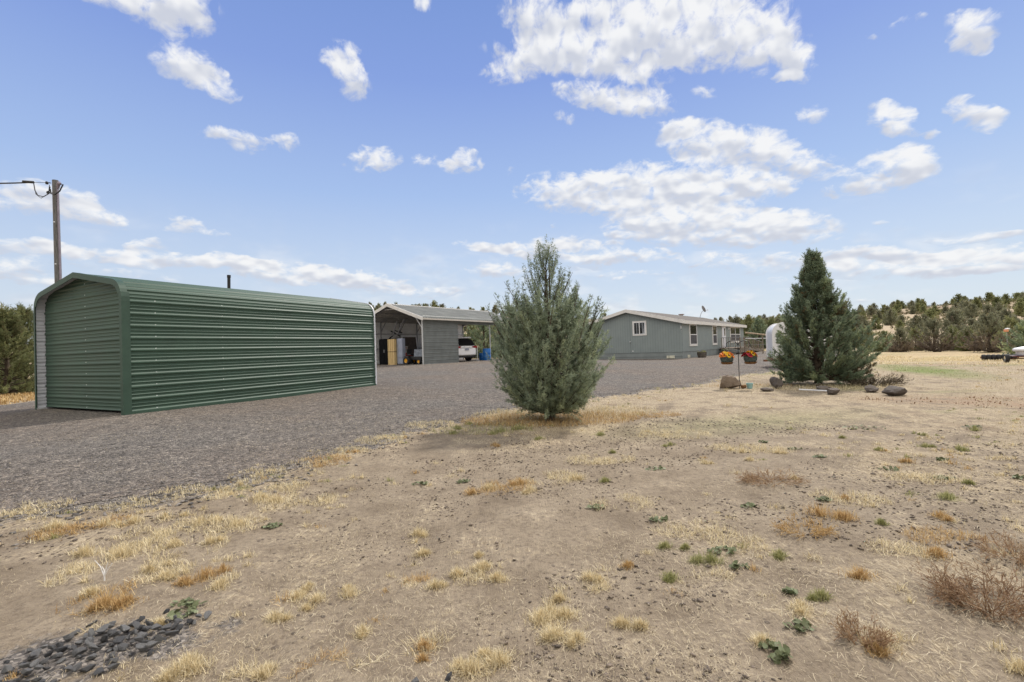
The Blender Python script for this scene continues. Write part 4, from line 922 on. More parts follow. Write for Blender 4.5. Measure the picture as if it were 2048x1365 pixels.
def crown(rng,H,prof,nb,zlo=.1,zhi=1.0,tw=7,sp=5,n=9,L=.05,Wd=.008,spread=.55,along=.05,lift=.45,twl=.13,asym=None,inner=.35,upright=.6,vbase=.5,lowp=1.0,brown=0):
    """limbs leave the trunk, sweep out and up to the outline; side twigs carry sprigs"""
    C_=[];D_=[];v_=[];limbs=[]
    for i in range(nb):
        u=((i+.5)/nb)**lowp; zt=H*(zlo+(zhi-zlo)*u); R=np.interp(zt/H,[p[0] for p in prof],[p[1] for p in prof])*rng.uniform(.72,1.06)
        if rng.random()<.10: R*=1.12
        a=i*2.39996+rng.normal(0,.25); ca,sa=math.cos(a),math.sin(a)
        if asym: R*=asym(a,zt/H)
        zb=max(.04*H,zt-R*lift*2.0-.10*H*rng.random()); 
        tip=np.array([R*ca,R*sa,zt+rng.uniform(-.03,.05)*H]); base=np.array([.0,.0,zb]); ctrl=np.array([R*.62*ca,R*.62*sa,zb+(zt-zb)*.28])
        Lb=np.linalg.norm(tip-base); bv=vbase+rng.normal(0,.19)
        tt=np.linspace(0,1,9)[:,None]; crv=(1-tt)**2*base+2*(1-tt)*tt*ctrl+tt**2*tip; limbs.append(crv)
        for j in range(tw):
            t=inner+(1-inner)*((j+rng.random())/tw); p=(1-t)**2*base+2*(1-t)*t*ctrl+t*t*tip
            tg=unit(2*(1-t)*(ctrl-base)+2*t*(tip-ctrl)); out=np.array([ca,sa,0])
            dr=unit(tg*.8+np.array([0,0,upright])+rng.normal(0,.55,3)+out*.25)
            l=twl*H*rng.uniform(.5,1.15)*(1.15-.6*t)
            if j==tw-1: p=tip; dr=unit(tg+np.array([0,0,.35])+rng.normal(0,.2,3)); 
            for k in range(sp):
                q=(k+rng.random())/sp; C_.append(p+dr*l*q+rng.normal(0,.012*H/3,3)); D_.append(unit(dr+rng.normal(0,.25,3)))
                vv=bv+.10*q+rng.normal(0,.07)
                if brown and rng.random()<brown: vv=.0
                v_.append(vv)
    V,F_,v=leafs(rng,np.array(C_),np.array(D_),np.array(v_),n,L,Wd,spread,along)
    return V,F_,v,limbs
def limb_mesh(name,limbs,r,parent,H,mat_='bark',trunk=.05,lean=0):
    mb=MB(); mb.tube([(0,0,-.15),(.01,0,H*.3),(0,.01,H*.62),(0,0,H*.94)],[trunk,trunk*.75,trunk*.45,trunk*.12],9)
    o=mb.build('trunk',mat_,parent,smooth=True); m2=MB()
    for l in limbs: m2.tube([tuple(p) for p in l[::2]],[r,r*.8,r*.6,r*.4,r*.2],4,False)
    m2.build('branches',mat_,parent,smooth=True)
    return o
rng=np.random.default_rng(7)
# tree A: wispy blue-green juniper in front
H=2.96
ta=thing('juniper_tree','wispy grey green juniper with bare twigs at the top, standing at the gravel edge','tree',(.60,7.82,float(gh(.60,7.82))-.02))
profA=[(0,.12),(.05,.30),(.12,.62),(.22,.84),(.34,.94),(.46,.93),(.56,.82),(.66,.60),(.76,.42),(.88,.22),(1,.05)]
V1,F1,v1,l1=crown(rng,H,profA,235,.085,.68,tw=9,sp=7,n=10,L=.050,Wd=.0095,spread=.75,along=.035,lift=.30,twl=.105,inner=.30,upright=.42,vbase=.52,brown=.03)
V2,F2,v2,l2=crown(rng,H,profA,46,.60,.97,tw=7,sp=8,n=5,L=.040,Wd=.009,spread=.75,along=.03,lift=.85,twl=.10,inner=.25,upright=1.1,vbase=.28,brown=.12)
# tall sparse leaders that stick out of the outline
C_=[];D_=[];v_=[];lead=[]
for i in range(44):
    a=rng.uniform(0,6.28); R=rng.uniform(.25,.95); z0=np.interp(R,[.2,.6,.95],[2.1,1.55,1.25]); l=rng.uniform(.35,.75)
    b=np.array([R*.8*math.cos(a),R*.8*math.sin(a),z0]); d=unit(np.array([.35*math.cos(a),.35*math.sin(a),1.0])+rng.normal(0,.1,3))
    lead.append(np.array([b+d*l*t+np.array([math.cos(a),math.sin(a),0])*.05*t*t for t in np.linspace(0,1,9)]))
    for k in range(22):
        t=k/21; p=b+d*l*t; sd_d=unit(rng.normal(0,1,3)+d*.6)
        for q in (0.,.5,1.): C_.append(p+sd_d*.10*(1-t*.7)*q); D_.append(sd_d); v_.append(.33+rng.normal(0,.1) if rng.random()>.12 else 0)
V3,F3,v3=leafs(rng,np.array(C_),np.array(D_),np.array(v_),5,.038,.009,.7,.02)
def joinm(*ms):
    V=[];F_=[];v=[];b=0
    for a_,f_,c_ in ms: V.append(a_);F_.append(f_+b);v.append(c_);b+=len(a_)
    return np.vstack(V),np.vstack(F_),np.concatenate(v)
V,F_,v=joinm((V1,F1,v1),(V2,F2,v2),(V3,F3,v3))
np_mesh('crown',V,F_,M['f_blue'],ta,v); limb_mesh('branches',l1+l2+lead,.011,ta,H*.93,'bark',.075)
# low skirt of foliage round the trunk
# tree B: dense dark conical juniper, leaning mass to the right
H=3.50
tb=thing('juniper_tree','dense dark green cone shaped juniper behind the boulders','tree',(8.10,12.62,float(gh(8.10,12.62))-.02))
profB=[(0,.9),(.05,1.08),(.12,1.22),(.25,1.24),(.36,1.10),(.5,.86),(.62,.62),(.75,.36),(.88,.16),(1,.02)]
def asymB(a,u):
    k=math.cos(a-(-.45)); return 1+(.15*k if u<.42 else .02*k)-(.06*max(0,-k) if u>.4 else 0)
V1,F1,v1,l1=crown(rng,H,profB,300,.015,.97,tw=9,sp=6,n=11,L=.062,Wd=.017,spread=.7,along=.05,lift=.22,twl=.085,inner=.35,upright=.9,vbase=.5,asym=asymB,lowp=.95,brown=.012)
np_mesh('crown',V1,F1,M['f_dark'],tb,v1); limb_mesh('branches',l1,.016,tb,H*.9,'bark',.10)
# left conifers behind the shed
for k,(x,y,Hh,seed,lb) in enumerate(((-17.3,16.2,2.9,11,'bushy olive green conifer at the left edge of the photo'),(-18.3,17.75,3.15,12,'olive conifer touching the left side of the green shed'),(-21.5,19.2,4.0,15,'tall olive conifer furthest left behind the others'))):
    r2=np.random.default_rng(seed); t_=thing('conifer_tree',lb,'tree',(x,y,float(gh(x,y))-.03))
    pf=[(0,.35*Hh),(.08,.44*Hh),(.25,.42*Hh),(.45,.34*Hh),(.65,.22*Hh),(.85,.10*Hh),(1,.03)]
    V1,F1,v1,l1=crown(r2,Hh,pf,105,.05,.98,tw=8,sp=6,n=9,L=.085,Wd=.018,spread=.5,along=.07,lift=.18,twl=.12,inner=.2,upright=.45,vbase=.5,brown=.05)
    np_mesh('crown',V1,F1,M['f_olive'],t_,v1); limb_mesh('branches',l1,.02,t_,Hh*.95,'bark',.09)
# dead dark shrub right of tree B
def wiry(name,label,cat,x,y,r,h,n,m,seed,group=None,flatx=1.0):
    r2=np.random.default_rng(seed); a=r2.uniform(0,6.28,n); q=np.sqrt(r2.random(n))*.45*r
    B=np.stack([q*np.cos(a)*flatx,q*np.sin(a),np.zeros(n)],1)
    Vs=[];Fs=[];vs=[];b=0
    P_=B.copy(); D_=unit(np.stack([np.cos(a)*r2.uniform(.3,1.5,n)*flatx,np.sin(a)*r2.uniform(.3,1.5,n),np.ones(n)*h/r*1.2],1))
    Ls=r2.uniform(.4,1,n)*max(h,r)*.55
    for lev in range(4):
        E_=P_+D_*Ls[:,None]; s_=unit(np.cross(D_,r2.normal(0,1,P_.shape)))*(.0030/(1+.3*lev))*max(1,np.hypot(x,y)/4)
        V=np.stack([P_-s_,P_+s_,E_],1).reshape(-1,3); Vs.append(V); Fs.append(np.arange(len(V)).reshape(-1,3)+b); b+=len(V); vs.append(r2.uniform(.2,1,len(P_)))
        k=3 if lev<2 else 2
        t=r2.uniform(.3,1,(len(P_)*k)); P_=np.repeat(P_,k,0)+np.repeat(D_*Ls[:,None],k,0)*t[:,None]
        D_=unit(np.repeat(D_,k,0)+r2.normal(0,.55,(len(P_),3))); Ls=np.repeat(Ls,k)*.55
        ok=(np.hypot(P_[:,0]/flatx,P_[:,1])<r*1.15)&(P_[:,2]<h*1.3)&(P_[:,2]>-.01); P_,D_,Ls=P_[ok],D_[ok],Ls[ok]
    V=np.vstack(Vs); V[:,2]=np.maximum(V[:,2],.0)
    o=np_mesh(name,V,np.vstack(Fs),M[m],None,np.concatenate(vs)); o.location=(x,y,float(gh(x,y))); return tag(o,label,cat,group)
wiry('dead_shrub','low dark dead shrub at the right foot of the cone shaped juniper','shrub',9.05,11.9,.62,.26,110,'dead',3,None,1.5)
wiry('dry_shrub','large red brown wiry dry shrub at the right edge of the foreground','shrub',2.17,2.20,.26,.17,130,'g_red',4,'red brown dry shrubs in the foreground',1.25)
wiry('dry_shrub','red brown wiry dry shrub cut by the right edge, beyond the largest one','shrub',2.72,2.62,.20,.12,70,'g_red',14,'red brown dry shrubs in the foreground',1.3)
wiry('dry_shrub','small brown dry shrub with straw tips right of the leafy green weeds','shrub',1.40,1.96,.13,.12,60,'g_red',5,'red brown dry shrubs in the foreground')
wiry('dry_shrub','orange brown dry weed further up from the wiry shrubs','shrub',1.83,3.05,.16,.07,60,'g_orange',6,'red brown dry shrubs in the foreground',1.5)
wiry('dry_shrub','flat reddish dry weed in the right middle of the bare soil','shrub',2.2,4.1,.24,.07,70,'g_red',8,'red brown dry shrubs in the foreground',1.6)
# ---- junipers of the tree line and hill
def proto(seed,Hh,wid,nb,tw,sp,n,L,Wd,pf=None,lift=.4):
    r2=np.random.default_rng(seed); pf=pf or [(0,.5),(.1,.85),(.3,1.0),(.5,.86),(.7,.58),(.88,.28),(1,.05)]
    pf=[(a_,b_*wid) for a_,b_ in pf]
    return crown(r2,Hh,pf,nb,.04,.98,tw=tw,sp=sp,n=n,L=L,Wd=Wd,spread=.6,along=.12,lift=lift,twl=.14,inner=.15,upright=.6,vbase=.5,brown=.03)
line=[] # (azimuth deg, distance, height, width radius, material, label)
def polar(azd,r): a=math.radians(azd); return r*math.sin(a),r*math.cos(a)
mesh_cache={}
def juniper(azd,r,Hh,wid,mt,label,seed,group,brown_low=False,nb=46,name='juniper_tree'):
    x,y=polar(azd,r); t_=thing(name,label,'tree',(x,y,float(gz(x,y))-.05),seed*1.7,group)
    V1,F1,v1,l1=proto(seed,Hh,wid,nb,6,4,6,.075*Hh**.5,.030*Hh**.5)
    if brown_low:
        zc=V1.reshape(-1,3,3)[:,:,2].mean(1)/Hh+np.random.default_rng(seed).normal(0,.08,len(F1)); lo=zc<.5
        k=np.where(~lo)[0]; kl=np.where(lo)[0]; T=V1.reshape(-1,3,3)
        np_mesh('crown',T[k].reshape(-1,3),np.arange(3*len(k)).reshape(-1,3),M[mt],t_,v1[k])
        np_mesh('dead_foliage',T[kl].reshape(-1,3),np.arange(3*len(kl)).reshape(-1,3),M['f_brown'],t_,v1[kl])
    else: np_mesh('crown',V1,F1,M[mt],t_,v1)
    mb=MB(); mb.tube([(0,0,-.3),(0,0,Hh*.85)],[.05*Hh,.01*Hh],7)
    for l in l1[::3]: mb.tube([tuple(p) for p in l[::4]],[.012*Hh,.008*Hh,.004*Hh],4,False)
    mb.build('trunk','bark',t_); return t_
G1='junipers along the edge of the dry field'
tl=[(38.2,52,2.7,1.4,'f_olive','olive juniper just right of the cone shaped tree, in the row across the field',0),
(39.3,50,2.9,1.3,'f_hill','brown based juniper, first with dead lower branches in the far row',1),
(40.4,54,2.9,1.5,'f_olive','light olive juniper left of the widest brown based tree in the far row',0),
(41.7,49,3.9,2.0,'f_hill','widest juniper of the far row, brown in its lower half',1),
(42.9,53,2.9,1.4,'f_olive','olive juniper between the two widest brown based trees in the far row',0),
(43.9,50,2.6,1.2,'f_olive','shorter olive juniper beside a brown skirted tree in the far row',0),
(45.15,43,3.7,1.95,'f_hill','juniper with wide brown skirt right behind the ribbed tyres',1),
(46.5,47,3.4,1.6,'f_olive','olive juniper behind the thin pole with the orange cap',0),
(47.4,36,2.7,1.5,'f_dark','bright green bush behind the white tank at the right edge',0),
(48.6,48,3.6,1.8,'f_olive','tall olive juniper at the far right end of the row',0),
(36.9,52,3.2,1.5,'f_olive','olive juniper partly hidden by the right side of the cone shaped tree',0)]
for k,(a_,r_,h_,w_2,mt,lb,br) in enumerate(tl): juniper(a_,r_,h_*.66,w_2*.72,mt,lb,100+k,G1,bool(br),60)
G2='junipers behind the carport and the house'
for k,(a_,r_,h_,w_2,mt,lb) in enumerate(((-5.2,48,4.3,3.0,'f_olive','yellow olive juniper seen through the carport above the white car'),
 (-3.4,45,3.9,2.6,'f_dark','dark green juniper seen through the carport above the blue drum'),
 (-1.0,50,3.8,2.8,'f_hill','grey green juniper right of the carport post, beside the near juniper'),
 (-2.2,56,4.6,3.0,'f_olive','olive juniper behind the dark one in the carport opening'),
 (1.4,54,3.6,2.4,'f_olive','olive juniper behind the wispy near juniper'),
 (26.6,66,3.9,1.8,'f_olive','olive juniper just right of the house end above the pole fence'),
 (27.6,62,3.6,1.6,'f_dark','dark juniper behind the middle of the pole fence'),
 (28.8,64,3.4,1.6,'f_olive','olive juniper left of the white trailer nose'),
 (25.4,70,4.0,1.8,'f_hill','grey juniper rising behind the right end of the house'))):
    juniper(a_,r_,h_,w_2,mt,lb,140+k,G2,False,95)
x,y=polar(-9.2,62); t_=thing('fir_tree','pointed conifer top rising alone behind the carport roof','tree',(x,y,float(gz(x,y))))
V1,F1,v1,l1=crown(np.random.default_rng(5),6.9,[(0,1.8),(.3,1.7),(.6,1.25),(.8,.75),(.92,.4),(1,.04)],80,.1,1.0,tw=6,sp=4,n=6,L=.22,Wd=.07,spread=.5,along=.14,lift=.15,twl=.07,inner=.2,upright=.3)
np_mesh('crown',V1,F1,M['f_olive'],t_,v1); limb_mesh('branches',l1,.03,t_,6.8,'bark',.13)
x,y=polar(-14.0,60); 
# hill junipers: ten shapes, copied
protos=[]
for k in range(10):
    r2=np.random.default_rng(200+k); h_=1.0
    tall=k in (3,7,9)
    V1,F1,v1,l1=proto(200+k,1.0,.50 if not tall else .30,30,4,3,5,.115,.060)
    me_o=np_mesh('hill_juniper',V1,F1,M['f_hill'] if k%3 else M['f_olive'],None,v1); mb=MB(); protos.append(me_o)
    mbm=MB(); mbm.tube([(0,0,-.15),(0,0,.8)],[.035,.008],5)
    tm=bpy.data.meshes.new('trunk'); tm.from_pydata(mbm.v,[],mbm.f); tm.materials.append(M['bark']); me_o['_t']=k
    o2=bpy.data.objects.new('trunk',tm); C.objects.link(o2); o2.parent=me_o
rngh=np.random.default_rng(99); placed=[]; cnt=0
def hill_put(azd,r,h_,lb,grp):
    global cnt
    x,y=polar(azd,r); k=int(rngh.integers(0,10)); src=protos[k]
    if k not in usedp: o=src; usedp.add(k)
    else:
        o=src.copy(); C.objects.link(o); tr_=src.children[0].copy(); C.objects.link(tr_); tr_.parent=o
    o.location=(x,y,float(gz(x,y))-.02*h_); o.rotation_euler=(0,0,rngh.uniform(0,6.28)); s_=h_; o.scale=(s_*rngh.uniform(.85,1.2),s_*rngh.uniform(.85,1.2),s_)
    if '_t' in o: del o['_t']
    tag(o,lb,'tree',grp); cnt+=1
usedp=set()
tries=0
LB='small olive juniper among many on the dry hillside right of the house'
while cnt<225 and tries<26000:
    tries+=1; azd=rngh.uniform(23.5,50.5); r=math.sqrt(rngh.uniform(56**2,262**2))
    if azd<31.5 and r<75: continue
    if vnoise(azd*.45,r*.028,0,5)<.42: continue
    if r<125 and rngh.random()<.68: continue
    x,y=polar(azd,r); dmin=3.6+r*.014
    if any((x-a_)**2+(y-b_)**2<dmin*dmin for a_,b_ in placed): continue
    placed.append((x,y)); hill_put(azd,r,rngh.uniform(1.4,2.4)*(.75+r/330),'small olive juniper on the %s of the dry hillside at right'%('foot' if r<110 else 'middle slope' if r<190 else 'upper ridge'),'junipers scattered over the hillside')
n0=cnt
for azd in list(np.arange(-21,-10,.42))+list(np.arange(-10,1,.8)):
    a_=azd+rngh.normal(0,.2); r=rngh.uniform(215,255); hill_put(a_,r,rngh.uniform(2.6,4.8),'small juniper on the skyline above the shed and carport roofs','junipers on the far skyline left')
for q_ in range(48):
    a_=rngh.uniform(-22,24); r=rngh.uniform(85,225)
    hill_put(a_,r,rngh.uniform(2.0,3.6),'small juniper on the far slope behind the carport and house','junipers on the far slope')
# brush on hill (uncountable)
nb_=2600; a_=np.radians(np.where(rngh.random(nb_)<.7,rngh.uniform(23,51,nb_),rngh.uniform(-24,23,nb_))); r_=np.sqrt(rngh.uniform(55**2,250**2,nb_)); bx,by=r_*np.sin(a_),r_*np.cos(a_); bz=gz(bx,by)
Cn=np.stack([bx,by,bz+.25],1); Cn=np.repeat(Cn,3,0)+rngh.normal(0,.28,(nb_*3,3))*np.array([1,1,.4])
V,F_,v=leafs(rngh,Cn,unit(rngh.normal(0,1,(len(Cn),3))+np.array([0,0,.8])),rngh.uniform(.1,.9,len(Cn)),8,.45,.16,.7,.2)
tag(np_mesh('sagebrush',V,F_,M['sage'],None,v),'pale low brush covering the hillside between the junipers','brush',None,'stuff')
# ---------------------------------------------------------------- stones
def rock_mesh(seed,sub=3,amp=.25,flat=.7,freq=1.6,name='boulder'):
    import bmesh
    bm=bmesh.new(); bmesh.ops.create_icosphere(bm,subdivisions=sub,radius=1.0)
    co=np.array([v.co[:] for v in bm.verts]); n=unit(co)
    r=1+amp*(fbm(co[:,0]*freq+seed*5,co[:,1]*freq,co[:,2]*freq,3,seed)-.5)*2
    r2=np.random.default_rng(seed)
    co=n*r[:,None]
    for k in range(14):         # flat facets
        d=unit(r2.normal(0,1,3)); c=r2.uniform(.50,.80); pr=co@d; co=co-np.maximum(pr-c,0)[:,None]*d*.92
    co=co*(1+.42*(fbm(co[:,0]*4+seed,co[:,1]*4,co[:,2]*4,4,seed+9)-.5))[:,None]*1.18; co[:,2]*=flat
    for v,c in zip(bm.verts,co): v.co=c
    me=bpy.data.meshes.new(name); bm.to_mesh(me); bm.free(); return me
def boulder(x,y,sx,sy,sz,seed,m,label,rz=0,group='boulders around the garden bed',sink=.25):
    me=rock_mesh(seed,4,.22,1.0,1.5); me.materials.append(M[m]); me.polygons.foreach_set('use_smooth',[True]*len(me.polygons))
    try: me.set_sharp_from_angle(angle=.6)
    except Exception: pass
    at=me.attributes.new('v','FLOAT','FACE'); at.data.foreach_set('value',[.3]*len(me.polygons))
    o=bpy.data.objects.new('boulder',me); C.objects.link(o); o.location=(x,y,float(gh(x,y))+sz*(1-sink)-.0); o.scale=(sx,sy,sz); o.rotation_euler=(0,0,rz); return tag(o,label,'rock',group)
boulder(5.50,12.15,.26,.20,.20,1,'boulder','light brown upright boulder beside the shepherd hook',.3)
boulder(6.62,11.95,.20,.16,.17,2,'lava','dark rounded boulder between the teal pot and the juniper',1.0)
boulder(6.02,11.28,.15,.12,.055,3,'lava','low dark flat rock in the grass in front of the rounded boulder',.2)
boulder(7.25,11.1,.20,.13,.065,4,'lava','dark flat rock behind the pale pipe end',.1)
boulder(6.85,10.2,.16,.12,.075,5,'lava','dark rock lying in the grass nearest the right end of the pale pipe',.6)
boulder(7.86,10.45,.16,.13,.10,6,'lava','jagged dark rock just left of the wide dark boulder',.9)
boulder(7.73,9.66,.21,.16,.11,7,'lava','wide dark boulder at the right end of the row of rocks',.2)
boulder(7.68,12.0,.10,.08,.06,8,'lava','small dark stone at the foot of the juniper',.2)
o=MB().tube([(6.66,11.08,.075),(7.02,10.62,.07)],.016,8).build('pale_pipe','vinyl'); tag(o,'pale white pipe lying on the ground between the flat rocks','pipe')
t=thing('teal_pot','small pale teal glazed pot right of the light brown boulder','pot',(5.98,12.02,float(gh(5.98,12.02))))
MB().lathe([(0,0),(.06,0),(.075,.10),(.085,.12),(.085,.135),(.072,.135),(.062,.02),(0,.02)],18).build('pot_body','teal',t,smooth=True)
o=MB().tube([(-.10,-.01,.05),(.0,.03,.055)],.045,8).build('fallen_cup','coir'); o.location=(5.86,11.98,float(gh(5.86,11.98))); tag(o,'small tan clay cup lying beside the teal pot','cup')
def hull_rock(seed):
    import bmesh
    r=np.random.default_rng(seed); p=unit(r.normal(0,1,(15,3)))*r.uniform(.8,1.1,(15,1))*np.array([1,.85,.62])
    bm=bmesh.new(); vs=[bm.verts.new(q) for q in p]; bmesh.ops.convex_hull(bm,input=vs)
    for v_ in [q for q in bm.verts if not q.link_faces]: bm.verts.remove(v_)
    bmesh.ops.dissolve_limit(bm,angle_limit=.35,verts=bm.verts[:],edges=bm.edges[:])
    bmesh.ops.bevel(bm,geom=bm.edges[:],offset=.05,segments=2,affect='EDGES')
    me=bpy.data.meshes.new('rock'); bm.to_mesh(me); bm.free(); return me
# loose grey rocks heaped bottom left
rocks=[]
for k in range(7):
    me=hull_rock(30+k); me.materials.append(M['stone']); at=me.attributes.new('v','FLOAT','FACE'); at.data.foreach_set('value',[.04+.11*k]*len(me.polygons)); rocks.append(me)
r3=np.random.default_rng(77); pr=[]; tries=0
ROWS=[(-2.02,1.83,-1.55,2.12,.16,105),(-1.97,2.02,-1.62,2.16,.10,22)]
for (x0,y0,x1,y1,wd,nn_) in ROWS:
    c_=0
    while c_<nn_ and tries<20000:
        tries+=1; t_=r3.random(); x=x0+(x1-x0)*t_+r3.normal(0,wd*.55); y=y0+(y1-y0)*t_+r3.normal(0,wd*.55); s_=r3.uniform(.012,.028)
        if any((x-a_)**2+(y-b_)**2<(.62*(s_+c2))**2 for a_,b_,c2,_ in pr): continue
        if math.hypot(x,y)<1.4: continue
        lay=sum(1 for a_,b_,c2,_ in pr if (x-a_)**2+(y-b_)**2<(1.0*(s_+c2))**2)
        pr.append((x,y,s_,min(lay,2))); c_+=1
pr+= [(-.36,1.72,.034,0),(-.31,1.74,.028,0),(-.26,1.70,.030,0),(-.40,1.78,.024,0),(-.05,1.72,.034,0),(.02,1.68,.03,0),(-.28,1.80,.022,0)]
for k,(x,y,s_,lay) in enumerate(pr):
    o=bpy.data.objects.new('grey_rock',rocks[k%7]); C.objects.link(o); o.location=(x,y,float(gh(x,y))+s_*.30+lay*.009); o.scale=(s_*r3.uniform(.9,1.5),s_*r3.uniform(.8,1.1),s_*r3.uniform(.8,1.2)); o.rotation_euler=(r3.normal(0,.35),r3.normal(0,.35),r3.uniform(0,6.3))
    if k<len(pr)-7: tag(o,'grey broken rock in the heap at the bottom left corner','rock','grey rocks heaped at the bottom left')
    else: tag(o,'grey rock half under straw at the bottom edge of the photo','rock','grey rocks at the bottom edge')
# ---------------------------------------------------------------- loose stones, pebbles, straw, grass
def merge_shapes(Vp,Fp,pos,scl,rng,vals,tilt=.6):
    """instances of one low-poly shape merged into one array"""
    n=len(pos); a=rng.uniform(0,6.28,n); b=rng.normal(0,tilt,n); c=rng.normal(0,tilt,n)
    ca,sa=np.cos(a),np.sin(a); cb,sb=np.cos(b),np.sin(b); cc,sc_=np.cos(c),np.sin(c); z=np.zeros(n); o=np.ones(n)
    Rz=np.stack([np.stack([ca,-sa,z],1),np.stack([sa,ca,z],1),np.stack([z,z,o],1)],1)
    Rx=np.stack([np.stack([o,z,z],1),np.stack([z,cb,-sb],1),np.stack([z,sb,cb],1)],1)
    Ry=np.stack([np.stack([cc,z,sc_],1),np.stack([z,o,z],1),np.stack([-sc_,z,cc],1)],1)
    R=Rz@Rx@Ry
    P_=Vp[None]*scl[:,None,:]; P_=np.einsum('nij,nkj->nki',R,P_)+pos[:,None,:]
    F_=(np.arange(n)[:,None,None]*len(Vp)+Fp[None]).reshape(-1,3)
    return P_.reshape(-1,3),F_,np.repeat(vals,len(Fp))
def lowrock(seed):
    r=np.random.default_rng(seed)
    v=np.array([(1,0,0),(-1,0,0),(0,1,0),(0,-1,0),(0,0,.8),(0,0,-.8),(.7,.7,.3),(-.7,-.7,.2)],float); v+=r.normal(0,.16,v.shape)
    import bmesh
    bm=bmesh.new(); vs=[bm.verts.new(p) for p in v]; bmesh.ops.convex_hull(bm,input=vs); bmesh.ops.triangulate(bm,faces=bm.faces[:])
    lo=[q for q in bm.verts if q.link_faces]; ix={q:i for i,q in enumerate(lo)}
    V=np.array([q.co[:] for q in lo]); F_=np.array([[ix[q] for q in f.verts] for f in bm.faces]); bm.free(); return V,F_
LR=[lowrock(s_) for s_ in range(6)]
def scatter_stones(name,x,y,size,m,label,rng,v0=(0,1),sink=.15):
    out=[]
    for k in range(6):
        s_=slice(k,None,6); xs,ys,sz=x[s_],y[s_],size[s_]; n=len(xs)
        if n==0: continue
        pos=np.stack([xs,ys,gh(xs,ys)+sz*(.35-sink)],1); sc_=np.stack([sz*rng.uniform(.8,1.5,n),sz*rng.uniform(.7,1.1,n),sz*rng.uniform(.45,.85,n)],1)
        out.append(merge_shapes(LR[k][0],LR[k][1],pos,sc_,rng,rng.uniform(v0[0],v0[1],n),.3))
    V,F_,v=joinm(*out); o=np_mesh(name,V,F_,M[m],None,v); return tag(o,label,'stones',None,'stuff')
r4=np.random.default_rng(5)
def randpts(n,az0,az1,r0,r1,p=1.0):
    a=np.radians(r4.uniform(az0,az1,n)); r=r0*(r1/r0)**(r4.random(n)**p); return r*np.sin(a),r*np.cos(a)
x,y=randpts(190000,-54,12,3.2,13,.9); d=drive(x,y); k=d<r4.uniform(-.4,.15,len(x)); x,y=x[k][:80000],y[k][:80000]
r_=np.hypot(x,y); scatter_stones('gravel_stones',x,y,r4.uniform(.0045,.010,len(x))*(1+.03*r_),'gravel_st','crushed grey and brown gravel stones covering the driveway',r4)
x,y=randpts(26000,-52,25,2.0,14); d=drive(x,y); k=np.abs(d-.12)<np.abs(r4.normal(0,.33,len(x))); x,y=x[k],y[k]
scatter_stones('edge_stones',x,y,r4.uniform(.010,.026,len(x)),'gravel_st','larger gravel stones spilling over the driveway edge into the grass',r4)
x,y=randpts(30000,-50,48,1.5,8.5,.9); d=drive(x,y); nz=fbm(x*1.2,y*1.2,0,3,61); k=(d>.2)&(nz>r4.uniform(.42,.68,len(x))); x,y=x[k],y[k]
sz=.0014+.010*r4.random(len(x))**5+.0010*np.hypot(x,y); scatter_stones('pebbles',x,y,sz,'pebble','dark pebbles and soil crumbs scattered over the bare soil',r4)
# loose straw
x,y=randpts(110000,-50,50,1.45,9.5,.95); nz=fbm(x*.9,y*.9,0,4,31)+.25*fbm(x*4,y*4,0,2,33); k=nz>r4.uniform(.56,.80,len(x)); x,y=x[k],y[k]; n=len(x)
a=r4.normal(.5,.8,n)+PI*(r4.random(n)>.35)*.5; L=.005+.030*r4.random(n)**2.6*(1+.10*np.hypot(x,y)); w_=r4.uniform(.00025,.0006,n)*(1+.28*np.hypot(x,y)); z=gh(x,y)+r4.uniform(.001,.008,n); dx,dy=np.cos(a),np.sin(a)
z2=gh(x+dx*L,y+dy*L)+r4.uniform(.001,.016,n)
bend=r4.normal(0,.07,n)*L
Pm=np.stack([x+dx*L/2-dy*bend,y+dy*L/2+dx*bend,(z+z2)/2+.002],1)
Pa=np.stack([x,y,z],1); Pb=np.stack([x+dx*L,y+dy*L,z2],1); Sd=np.stack([-dy,dx,np.zeros(n)],1)*w_[:,None]
V=np.stack([Pa-Sd,Pa+Sd,Pm-Sd,Pm+Sd,Pb-Sd*.6,Pb+Sd*.6],1).reshape(-1,3); F_=(np.arange(n)[:,None,None]*6+np.array([[0,1,3],[0,3,2],[2,3,5],[2,5,4]])[None]).reshape(-1,3)
tag(np_mesh('straw_litter',V,F_,M['g_pale'],None,np.repeat(r4.uniform(0,1,n),4)),'dry straw stalks lying loose over the soil','straw',None,'stuff')
